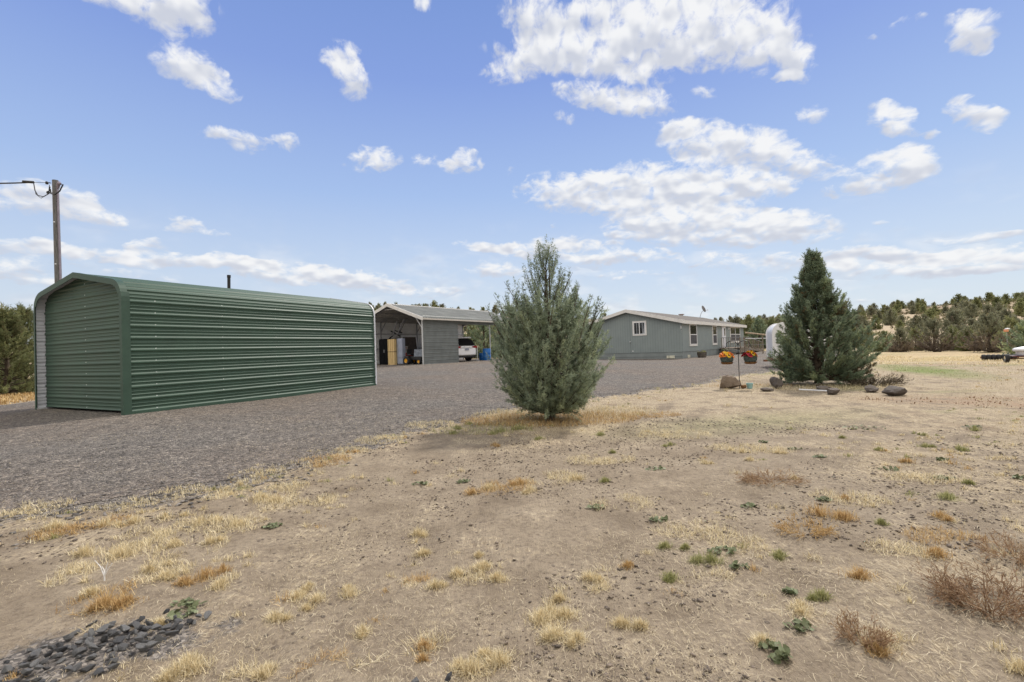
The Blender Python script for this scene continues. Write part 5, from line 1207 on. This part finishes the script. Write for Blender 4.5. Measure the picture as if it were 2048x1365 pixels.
# tufts
TU=[(-3.35,3.45,0.163,'D'),(-3.01,3.47,0.128,'D'),(-2.82,3.51,0.111,'D'),(-2.67,3.61,0.114,'D'),(-2.33,3.49,0.165,'D'),(-2.05,3.45,0.145,'D'),(-2.15,3.98,0.146,'D'),(-2.0,3.94,0.124,'D'),(-2.59,4.45,0.094,'D'),(-2.69,2.96,0.14,'D'),(-2.46,2.94,0.154,'D'),(-2.23,3.09,0.113,'D'),(-2.02,3.13,0.099,'D'),(-2.11,2.72,0.086,'D'),(-2.05,2.36,0.136,'O'),(-1.97,2.33,0.11,'O'),(-2.23,2.48,0.078,'D'),(-1.8,2.58,0.081,'O'),(-1.74,2.66,0.112,'O'),(-1.97,2.65,0.083,'D'),(-1.59,2.52,0.066,'D'),(-1.3,1.89,0.108,'D'),(-1.35,1.86,0.078,'D'),(-1.66,2.19,0.057,'D'),(-1.14,2.44,0.064,'D'),(-1.13,2.52,0.053,'D'),(-1.03,2.41,0.076,'D'),(-0.88,2.46,0.077,'D'),(-1.15,2.24,0.07,'D'),(-1.0,1.84,0.067,'D'),(-1.92,5.69,0.075,'O'),(-0.69,3.27,0.086,'D'),(-0.6,2.95,0.077,'D'),(-0.24,2.88,0.045,'D'),(-0.45,2.52,0.066,'D'),(-0.35,2.65,0.069,'D'),(-0.22,2.7,0.085,'D'),(-0.12,2.58,0.081,'D'),(-0.71,2.13,0.05,'D'),(-0.41,2.01,0.053,'O'),(-0.2,1.85,0.106,'D'),(-0.09,1.89,0.089,'D'),(0.37,2.55,0.08,'D'),(0.19,2.36,0.062,'D'),(0.09,2.19,0.103,'D'),(0.2,2.2,0.081,'D'),(0.14,2.04,0.085,'D'),(0.23,2.01,0.063,'D'),(0.44,2.13,0.067,'D'),(0.52,2.11,0.055,'D'),(0.89,2.91,0.061,'G'),(1.01,2.89,0.03,'G'),(1.08,2.7,0.113,'G'),(0.8,2.54,0.06,'G'),(0.6,2.67,0.042,'O'),(0.99,1.97,0.062,'D'),(1.49,2.74,0.057,'G'),(1.45,2.31,0.066,'G'),(2.12,3.34,0.193,'O'),(2.22,3.24,0.119,'O'),(2.38,3.13,0.049,'G'),(2.85,3.22,0.084,'O'),(2.34,2.68,0.098,'O'),(1.77,2.49,0.104,'O'),(1.29,2.21,0.069,'D'),(1.45,2.01,0.116,'R'),(1.41,1.9,0.06,'O'),(2.22,2.21,0.231,'R'),(2.2,2.11,0.132,'R'),(2.26,2.37,0.099,'R'),(1.83,1.77,0.065,'D'),(-1.63,2.36,0.093,'M'),(-1.6,2.27,0.071,'M'),(1.2,2.06,0.065,'M'),(1.01,1.92,0.065,'M'),(1.0,1.86,0.049,'M'),(-1.75,3.4,0.071,'M'),(-0.9,4.39,0.074,'M'),(-0.5,4.39,0.069,'M'),(0.6,3.65,0.077,'M'),(1.35,4.64,0.102,'M'),(0.98,3.34,0.061,'M'),(1.19,2.82,0.089,'M'),(1.21,2.62,0.055,'M'),(3.18,5.41,0.085,'M'),(3.18,4.98,0.079,'M'),(3.01,5.79,0.061,'M'),(3.45,4.42,0.093,'M'),(4.19,4.67,0.069,'M'),(3.65,4.06,0.081,'M'),(1.73,3.54,0.074,'M'),(1.33,2.37,0.037,'M'),(2.33,3.62,0.057,'M'),(4.25,4.02,0.063,'M'),(2.51,5.27,0.111,'D'),(2.88,5.23,0.088,'D'),(0.79,4.28,0.067,'G'),(-0.88,7.25,0.134,'G'),(-0.73,7.61,0.12,'G'),(-0.89,6.75,0.107,'G'),(-0.22,6.86,0.217,'G'),(0.07,7.02,0.185,'G'),(2.5,3.63,0.057,'O'),(3.84,4.67,0.086,'O'),(3.23,3.58,0.113,'G'),(3.69,3.9,0.061,'G'),(4.05,5.89,0.062,'G'),(3.95,5.16,0.081,'G'),(5.02,5.84,0.049,'G'),(4.53,5.26,0.097,'G'),(4.75,5.09,0.12,'G'),(6.01,6.24,0.131,'M'),(5.88,6.08,0.096,'G'),(4.75,6.45,0.306,'M'),(-0.25,5.9,0.078,'O'),(0.32,6.24,0.082,'G'),(1.16,6.49,0.102,'G'),(1.11,5.45,0.057,'G'),(1.89,5.81,0.092,'G'),(2.45,4.2,0.066,'D'),(2.39,4.86,0.077,'D'),(1.91,4.81,0.076,'D'),(0.03,4.29,0.113,'O'),(0.54,4.4,0.139,'D'),(-0.24,4.17,0.131,'D'),(0.11,4.08,0.107,'D'),(-0.38,4.04,0.064,'O')]
def tuft_blades(rng,x,y,r,h,n,wd,lean):
    a=rng.uniform(0,6.28,n); q=np.abs(rng.normal(0,.42,n))*r; bx=x+q*np.cos(a); by=y+q*np.sin(a)*.75
    B=np.stack([bx,by,gh(bx,by)-.003],1); return blades(rng,B,h*rng.uniform(.35,1.1,n)*(1.15-.5*np.minimum(q/r,1)),wd,lean)
acc={k:[] for k in 'DOG'}
mat_of=dict(D='g_dry',O='g_orange',G='g_green')
r5=np.random.default_rng(8)
for i,(x,y,r,ty) in enumerate(TU):
    if ty in 'MR': continue
    dist=math.hypot(x,y); n=int(620/(1+.35*dist)); 
    for s_ in range(2):
        ox,oy=(0,0) if s_==0 else r5.normal(0,r*.5,2)
        acc[ty].append(tuft_blades(r5,x+ox,y+oy,r*(1 if s_==0 else .6),(.030+.36*r)*(1 if s_==0 else .7),n,.0016*(1+.25*dist),.95))
# random small tufts in the field and along the driveway edge
x,y=randpts(9000,-52,50,2.2,26,.75); d=drive(x,y); r_=np.hypot(x,y)
nz=fbm(x*.7,y*.7,0,4,31); nz2=fbm(x*.45,y*.8,0,4,71)
edge=np.exp(-np.abs(d-.35)/.35)
keep=((d>-.15)&(r4.random(len(x))<np.clip(edge*.8+(nz-.42)*2.2*np.clip((r_-3)/5,.15,1),0,1)))
x,y,nz2,r_=x[keep],y[keep],nz2[keep],r_[keep]
for i in range(len(x)):
    q=r4.random(); ty='D' if q<.80 else ('O' if q<.90 else 'G')
    if nz2[i]>.60 and x[i]>2 and r_[i]>7: ty='G' if q>.5 else 'D'
    R_=r4.uniform(.04,.13)*(1+.02*r_[i]); acc[ty].append(tuft_blades(r4,x[i],y[i],R_,r4.uniform(.022,.06),int(70/(1+.10*r_[i]))+8,.0016*(1+.30*r_[i]),1.0))
# short stubble and matted straw, patchy
x,y=randpts(420000,-52,52,2.0,26,.70); d=drive(x,y); r_=np.hypot(x,y)
nz=.6*fbm(x*.8,y*.8,0,4,31)+.4*fbm(x*3.2,y*3.2,0,3,35)
pk=np.clip((nz-.50)*5+np.clip((r_-5)/7,0,1)*.55+.5*np.exp(-np.abs(d-.3)/.4),0,1); k=(d>-.05)&(r4.random(len(x))<pk*.62*np.clip((r_-1.2)/5,.12,1)); x,y,r_=x[k],y[k],r_[k]
B=np.stack([x,y,gh(x,y)-.002],1); V,F_,v=blades(r4,B,r4.uniform(.012,.034,len(x))*(1+.05*r_),.0009*1.0,1.38,droop=.04); 
V=V.reshape(-1,5,3); cc=V[:,:1]*.5+V[:,1:2]*.5; sd2=(V[:,1]-V[:,0])*(.28*r_)[:,None]; V[:,1]+=sd2; V[:,3]+=sd2*.8; V=V.reshape(-1,3)
tag(np_mesh('straw_stubble',V,F_,M['g_pale'],None,v),'short pale stubble and matted straw over the field','straw',None,'stuff')
# matted dry grass lying in streaks
MATS=[(-3.04,3.43,0.396,0.319),(-2.48,3.35,0.387,0.322),(-2.04,3.43,0.324,0.3),(-2.43,3.14,0.395,0.236),(-2.54,2.89,0.333,0.184),(-2.08,3.01,0.379,0.216),(-3.25,3.35,0.211,0.283),(-1.95,3.91,0.329,0.3),(-2.59,4.22,0.355,0.283),(-1.64,3.96,0.25,0.215),(-2.51,2.7,0.226,0.127),(-2.0,2.69,0.254,0.136),(-2.14,2.43,0.28,0.149),(-1.63,2.6,0.163,0.108),(-3.96,3.87,0.325,0.339),(-3.24,3.93,0.372,0.27),(-3.0,4.18,0.395,0.294),(-2.59,4.8,0.454,0.34),(-2.12,5.28,0.444,0.377),(-1.85,6.5,0.547,0.468),(-1.37,7.68,0.647,0.538),(-2.01,5.76,0.364,0.37),(-2.06,4.33,0.273,0.224),(-1.07,2.44,0.153,0.089),(-0.57,2.6,0.163,0.073),(-0.22,2.64,0.249,0.13),(-0.13,1.89,0.217,0.09),(0.15,2.19,0.205,0.122),(0.19,2.07,0.195,0.07),(0.41,2.44,0.102,0.061),(-0.15,4.17,0.526,0.26),(0.31,4.42,0.558,0.251),(0.83,3.7,0.466,0.218),(1.2,3.16,0.497,0.215),(1.35,2.91,0.305,0.166),(1.04,2.55,0.187,0.098),(2.59,2.87,0.361,0.248),(2.2,2.76,0.289,0.17),(1.26,2.16,0.203,0.089),(1.5,1.96,0.184,0.092),(2.16,6.43,0.812,0.455),(2.68,5.44,0.801,0.358),(2.33,8.16,0.86,0.488),(0.9,5.11,0.645,0.335),(2.53,3.63,0.457,0.222),(3.5,4.08,0.514,0.227),(-0.63,1.97,0.247,0.104),(-0.41,2.03,0.17,0.092),(-0.8,1.89,0.196,0.076),(-1.1,1.85,0.116,0.054)]
for i,(mx,my,rx,ry) in enumerate(MATS):
    dist=math.hypot(mx,my); n=int(min(2600,5200*rx*max(ry,.05)/(.25+.05*dist)))+160; ry=max(ry,.06)
    q=r5.random(n)**.6; a=r5.uniform(0,6.28,n); an=math.atan2(my,mx)-PI/2+.35
    u=q*np.cos(a)*rx*.62; v_=q*np.sin(a)*ry*.75
    bx=mx+u*math.cos(an)-v_*math.sin(an); by=my+u*math.sin(an)+v_*math.cos(an)
    nzz=fbm(bx*9,by*9,0,3,77); kk=nzz>.42; bx,by=bx[kk],by[kk]
    B=np.stack([bx,by,gh(bx,by)-.002],1); acc['D' if i%6 else 'O'].append(blades(r5,B,r5.uniform(.018,.065,len(bx)),.0013*(1+.28*dist),1.35,droop=.7))
# under the near juniper
for (cx,cy,rx,ry,n,ty,h) in ((.6,7.9,1.5,.75,6000,'O',.10),(.9,8.6,1.7,.8,5000,'D',.09),(-.5,7.1,.8,.5,900,'G',.07),(7.8,11.6,1.6,.6,1600,'D',.12),(6.3,12.6,1.3,.5,700,'O',.10)):
    a=r4.uniform(0,6.28,n); q=np.sqrt(r4.random(n)); bx=cx+rx*q*np.cos(a); by=cy+ry*q*np.sin(a); k=drive(bx,by)>-.1; bx,by=bx[k],by[k]
    B=np.stack([bx,by,gh(bx,by)-.003],1); acc[ty].append(blades(r4,B,h*r4.uniform(.3,1.2,len(bx)),.005,.95))
for ty,nm,lb in (('D','dry_grass','blond dry grass tufts growing over the field and driveway edge'),('O','orange_grass','orange brown dry grass around the junipers and in the soil'),('G','green_grass','yellow green short grass tufts in the field')):
    V,F_,v=joinm(*acc[ty]); tag(np_mesh(nm,V,F_,M[mat_of[ty]],None,v),lb,'grass',None,'stuff')
# tall golden grass across the field and behind the fence
def band(n,az0,az1,r0,r1,h,w_,m,name,lb,cond=None,lean=.35):
    a=np.radians(r4.uniform(az0,az1,n)); r=np.sqrt(r4.uniform(r0*r0,r1*r1,n)); x,y=r*np.sin(a),r*np.cos(a)
    k=drive(x,y)>.3
    if cond is not None: k&=cond(x,y)
    x,y=x[k],y[k]; B=np.stack([x,y,gz(x,y)-.01],1); V,F_,v=blades(r4,B,h*r4.uniform(.4,1.2,len(x)),w_,lean); return tag(np_mesh(name,V,F_,M[m],None,v),lb,'grass',None,'stuff')
band(26000,33,50,26,37,.13,.022,'g_dry','tall_grass','tall golden dry grass in front of the far tree line',lambda x,y:fbm(x*.25,y*.25,0,3,81)>.42,.7)
band(14000,23,34,38,60,.28,.045,'g_dry','tall_grass','tall golden dry grass behind the pole fence')
band(7000,-50,-38,13.5,24,.12,.03,'g_orange','dry_grass_patch','brown dry grass below the left conifers')
band(9000,34,52,10,30,.03,.02,'g_lawn','green_lawn','patch of bright green lawn grass in the dry field',lambda x,y:ell(x,y,14.1,16.4,3.6,.80,1.15)<1.0+.5*(fbm(x*2,y*2,0,2,5)-.5),.7)
band(12000,30,52,6,24,.05,.022,'g_red','red_weeds','reddish brown low weeds spreading over the right field',lambda x,y:(ell(x,y,8.6,8.4,1.9,.9,-.5)<1.1)&(fbm(x*1.5,y*1.5,0,3,91)>.5)|((fbm(x*.35,y*.7,0,4,51)>.6)&(x>10)),.8)
# leafy green weeds: individual plants
def leafy(x,y,r,label,seed):
    r2=np.random.default_rng(seed); n=int(18+190*r*min(1,3/math.hypot(x,y))); a=r2.uniform(0,6.28,n); q=np.sqrt(r2.random(n))*r
    bx=q*np.cos(a)*1.15; by=q*np.sin(a)*.7; s_=(.005+.008*r2.random(n))*(1+.05*math.hypot(x,y)); z=.006+.018*r2.random(n)*(1-q/r*.7)
    V=[];F_=[];v=[]
    for i in range(n):
        m=7; tx,ty=r2.normal(0,.45,2); c=np.array([bx[i],by[i],z[i]]); b=len(V); V.append(c)
        for k in range(m):
            t_=2*PI*k/m+a[i]; rr_=s_[i]*(1+.25*(k%2)); V.append(c+np.array([rr_*math.cos(t_),rr_*math.sin(t_),rr_*(tx*math.cos(t_)+ty*math.sin(t_))+.002]))
        for k in range(m): F_.append((b,b+1+k,b+1+(k+1)%m)); v.append(r2.random()*.25+.55*(i%3)/2)
    o=np_mesh('leafy_weed',np.array(V),np.array(F_),M['g_leaf'],None,v); o.location=(x,y,float(gh(x,y))); return tag(o,label,'weed','leafy green weeds in the soil')
ML=['round leaved green weed above the heap of grey rocks','second round leaved green weed touching the first above the grey rocks']
n_=0
mark=[]
for i,(x,y,r,ty) in enumerate(TU):
    if ty!='M': continue
    az_=math.degrees(math.atan2(x,y)); d_=math.hypot(x,y); mark.append((x,y,r,az_,d_))
SPEC={0:'leafy green weed just above the heap of grey rocks',1:'lower part of leafy green weed nearest the grey rocks, left foreground',2:'pale leafy green weed left of the small brown dry shrub',3:'dark leafy green weed at the bottom right, nearest the camera',4:'leafy green weed joined to the nearest dark one at the bottom right'}
ORD='first second third fourth fifth sixth seventh eighth ninth tenth eleventh twelfth thirteenth fourteenth fifteenth sixteenth seventeenth eighteenth nineteenth twentieth twenty-first twenty-second'.split()
rank={i:k for k,i in enumerate(sorted([i for i in range(len(mark)) if i not in SPEC],key=lambda i:mark[i][3]))}
for i,(x,y,r,az_,d_) in enumerate(mark):
    lb=SPEC.get(i) or 'small dark leafy weed, %s from the left of the flat ones'%ORD[rank[i]]
    leafy(x,y,max(r*.85,.03),lb,300+i)
# bare white stalk in the left foreground
mb=MB(); mb.tube([(0,0,0),(0,0,.03)],.004,5)
for dx,dy,dz in ((-.06,.01,.085),(.02,0,.075),(.045,.0,.07),(-.02,.01,.05)): mb.tube([(0,0,.025),(dx*.5,dy,.025+dz*.6),(dx,dy,.025+dz)],[.003,.0025,.0015],5)
o=mb.build('dry_stalk','trimw'); o.location=(-2.28,2.62,float(gh(-2.28,2.62))); tag(o,'bleached forked stalk sticking up from the left foreground straw','stalk')
# ---------------------------------------------------------------- shepherd hook with two flower pots
hx,hy=5.74,12.05; hz=float(gh(hx,hy)); VR=math.atan2(-5.74,12.05)   # crossbar faces the camera
hk=thing('shepherd_hook','thin black double shepherd hook holding two flower pots','plant hook',(hx,hy,hz),-.44)
MB().tube([(0,0,-.1),(0,0,1.12)],.009,8).build('stem','black',hk,smooth=True)
for s_ in (-1,1):
    pts=[(s_*.265*(1-math.cos(PI*k/12*1.12))/ (1-math.cos(PI*1.12))*1.0,0,1.08+.13*math.sin(PI*k/12*1.05)) for k in range(13)]
    pts+= [(s_*.285,0,1.05),(s_*.30,0,1.075)]
    MB().tube(pts,.009,8).build('hook_arm','black',hk,smooth=True)
MB().tube([(-.07,0,1.02),(0,0,1.16),(.07,0,1.02)],.006,6).build('finial','black',hk,smooth=True)
def gerbera(parent,loc,m,r,rot,seed):
    r2=np.random.default_rng(seed); mb=MB(); n=13
    for k in range(n):
        t_=2*PI*k/n; c,s_=math.cos(t_),math.sin(t_); w_=r*.26
        mb.add([(c*r*.22-s_*w_*.5,s_*r*.22+c*w_*.5,.0),(c*r*.22+s_*w_*.5,s_*r*.22-c*w_*.5,0),(c*r*.75+s_*w_,s_*r*.75-c*w_,.012),(c*r,s_*r,-.002),(c*r*.75-s_*w_,s_*r*.75+c*w_,.012)],[(0,1,2,3,4)])
    o=mb.build('flower',m,parent,loc=loc,rot=rot); MB().lathe([(r*.24,.0),(r*.22,.014),(r*.1,.02),(0,.018)],10).build('flower_eye','eye',o)
def pot(dx,label,cols,seed):
    c_,s_=math.cos(-.44),math.sin(-.44); p=(hx+dx*c_,hy+dx*s_,hz+.62)
    o=thing('hanging_flower_pot',label,'flower pot',p,seed,'flower pots on the shepherd hook')
    MB().lathe([(.125,.055),(.15,.10),(.158,.17),(.158,.185),(.145,.185),(.14,.08)],28).build('pot_side','potgreen',o,smooth=True)
    MB().lathe([(0,0),(.10,.0),(.135,.02),(.148,.055),(.124,.0551)],28).build('pot_bottom','coir',o,smooth=True)
    for k in range(3):
        t_=2*PI*k/3; MB().tube([(.15*math.cos(t_),.15*math.sin(t_),.18),(.01*math.cos(t_),0,.44)],.0016,4).build('hanger','galv',o)
    r2=np.random.default_rng(seed); pts=[]
    for k in range(17):
        t_=k*2.4; q=.155*math.sqrt((k+.5)/17); pts.append((q*math.cos(t_),q*math.sin(t_),.205+.085*(1-(q/.16)**2)+r2.uniform(-.01,.015)))
    for k,pp in enumerate(pts):
        out=Vector((pp[0],pp[1],.11)); out.rotate(Matrix.Rotation(0,3,'Z')); out=out+Vector((-.02,-.09,0)); rot=out.to_track_quat('Z','Y').to_euler()
        # colour by side as seen
        xx=pp[0]*math.cos(seed)-pp[1]*math.sin(seed)
        m=cols(xx,k); gerbera(o,pp,m,r2.uniform(.062,.078),rot,k)
    n=90; a=r2.uniform(0,6.28,n); q=np.sqrt(r2.random(n))*.15; V,F_,v=blades(r2,np.stack([q*np.cos(a),q*np.sin(a),np.full(n,.17)],1),.08,.03,.9); np_mesh('leaves',V,F_,M['g_leaf'],o,v)
pot(-.27,'hanging flower pot on the left arm with yellow and orange blooms',lambda xx,k:'petal_orange' if (abs(xx)>.085 or k%4==3) else 'petal_yellow',1)
pot(.27,'hanging flower pot on the right arm with red, yellow and orange blooms',lambda xx,k:'petal_red' if xx<-.055 else ('petal_orange' if xx>.06 else 'petal_yellow'),2)
# ---------------------------------------------------------------- white stock trailer behind the juniper
TRX,TRY=11.55,21.2; tz=float(gh(TRX,TRY))
tr=thing('stock_trailer','white stock trailer with rounded nose behind the cone shaped juniper','trailer',(TRX,TRY,tz),-.35)
prof=[]
for k in range(9):
    a=PI/2*k/8; prof.append((.42-.42*math.sin(PI/2-a)*1.0,1.62+.48*math.sin(a)))
prof=[(0,.42)]+[(0,1.42)]+[(.42-.42*math.cos(PI/2*k/8),1.48+.44*math.sin(PI/2*k/8)) for k in range(9)]+[(2.3,1.92),(2.3,.42)]
MB().prism(prof,-.85,.85,'y').build('trailer_body','tank',tr,bevel=.05)
MB().box(.10,2.2,-.862,-.852,1.05,1.5).build('vent_opening','mesh_screen',tr)
for z in (1.12,1.25,1.38): MB().box(.08,2.25,-.875,-.863,z,z+.05).build('slat','white',tr)
MB().box(.18,2.2,-.868,-.853,.50,1.0).build('lower_panel','galv',tr)
MB().box(-.03,2.33,-.87,.87,.34,.42).build('chassis_rail','rust',tr)
MB().prism([(-.3,.34),(1.6,.34),(1.6,.26),(-.3,.26)],-.1,.1,'y').build('tongue','rust',tr)
for x in (.45,1.3,1.9): wheel(tr,x,-.8,.30,.18,'galv')
for x in (1.3,1.9): wheel(tr,x,.8,.30,.18,'galv')
MB().prism([(.95,.62),(1.1,.78),(2.1,.78),(2.25,.62)],-.99,-.88,'y').build('mudguard','white',tr,bevel=.01)
# ---------------------------------------------------------------- right edge: ribbed tyres, tank cart, pole
x0,y0=22.0,22.25
rl=thing('ribbed_roller','row of dark ribbed tyres lying end to end in the dry grass','roller',(x0,y0,float(gz(x0,y0))+.02),-.62)
for k in range(7):
    MB().lathe([(.05,0),(.11,.0),(.135,.025),(.135,.125),(.11,.15),(.05,.15)],16,(k*.165,0,.135),'x').build('tyre','rubber',rl,smooth=True)
MB().lathe([(0,-.04),(.045,-.04),(.045,1.22),(0,1.22)],10,(0,0,.135),'x').build('axle','rust',rl)
cx,cy=20.1,19.3; ct=thing('tank_cart','small cart with white tank and maroon frame at the right edge','cart',(cx,cy,float(gz(cx,cy))),-.55)
def cwheel(x,y,r,w):
    tr_=MB().lathe([(r*.6,-w/2),(r*.95,-w/2),(r,-w*.25),(r,w*.25),(r*.95,w/2),(r*.6,w/2)],20,(x,y,r),'x',cap=False).build('wheel','rubber',ct,smooth=True)
    MB().lathe([(0,-w*.3),(r*.6,-w*.46),(r*.6,w*.46),(0,w*.3)],16,(x,y,r),'x').build('rim','chrome',tr_,smooth=True)
cwheel(0,0,.185,.12); cwheel(1.35,0,.185,.12)
MB().box(.05,1.3,-.03,.03,.165,.205).build('axle_bar','rust',ct)
MB().box(.1,1.25,-.3,.45,.26,.30).build('cart_frame','maroon',ct)
for x in (.52,.58,1.1): MB().box(x,x+.035,-.31,-.27,.30,.52).build('upright','maroon',ct)
mb=MB(); mb.lathe([(.0,.31),(.30,.31),(.33,.36),(.33,.47)],28,(.62,.05,0)); mb.build('tank_body','tank',ct,smooth=True)
mb=MB(); mb.lathe([(.40,.475),(.42,.50),(.42,.56),(.36,.61),(.15,.66),(0,.67)],28,(.62,.05,0)); mb.build('tank_lid','tank',ct,smooth=True)
fx_,fy_=27.6,26.4; fd=thing('marker_pole','thin green pole with an orange and white cap near the far trees','pole',(fx_,fy_,float(gz(fx_,fy_))))
MB().tube([(0,0,-.1),(-.04,.0,1.32)],.022,6).build('pole_shaft','galv_dark',fd)
mb=MB(); mb.lathe([(0,1.28),(.09,1.29),(.11,1.36),(.10,1.42),(0,1.43)],14,(-.06,0,0)); mb.build('cap','orange_flag',fd,smooth=True)
mb=MB(); mb.lathe([(0,1.43),(.12,1.435),(.10,1.48),(0,1.50)],14,(.02,0,0)); mb.build('cap_top','vinyl',fd,smooth=True)
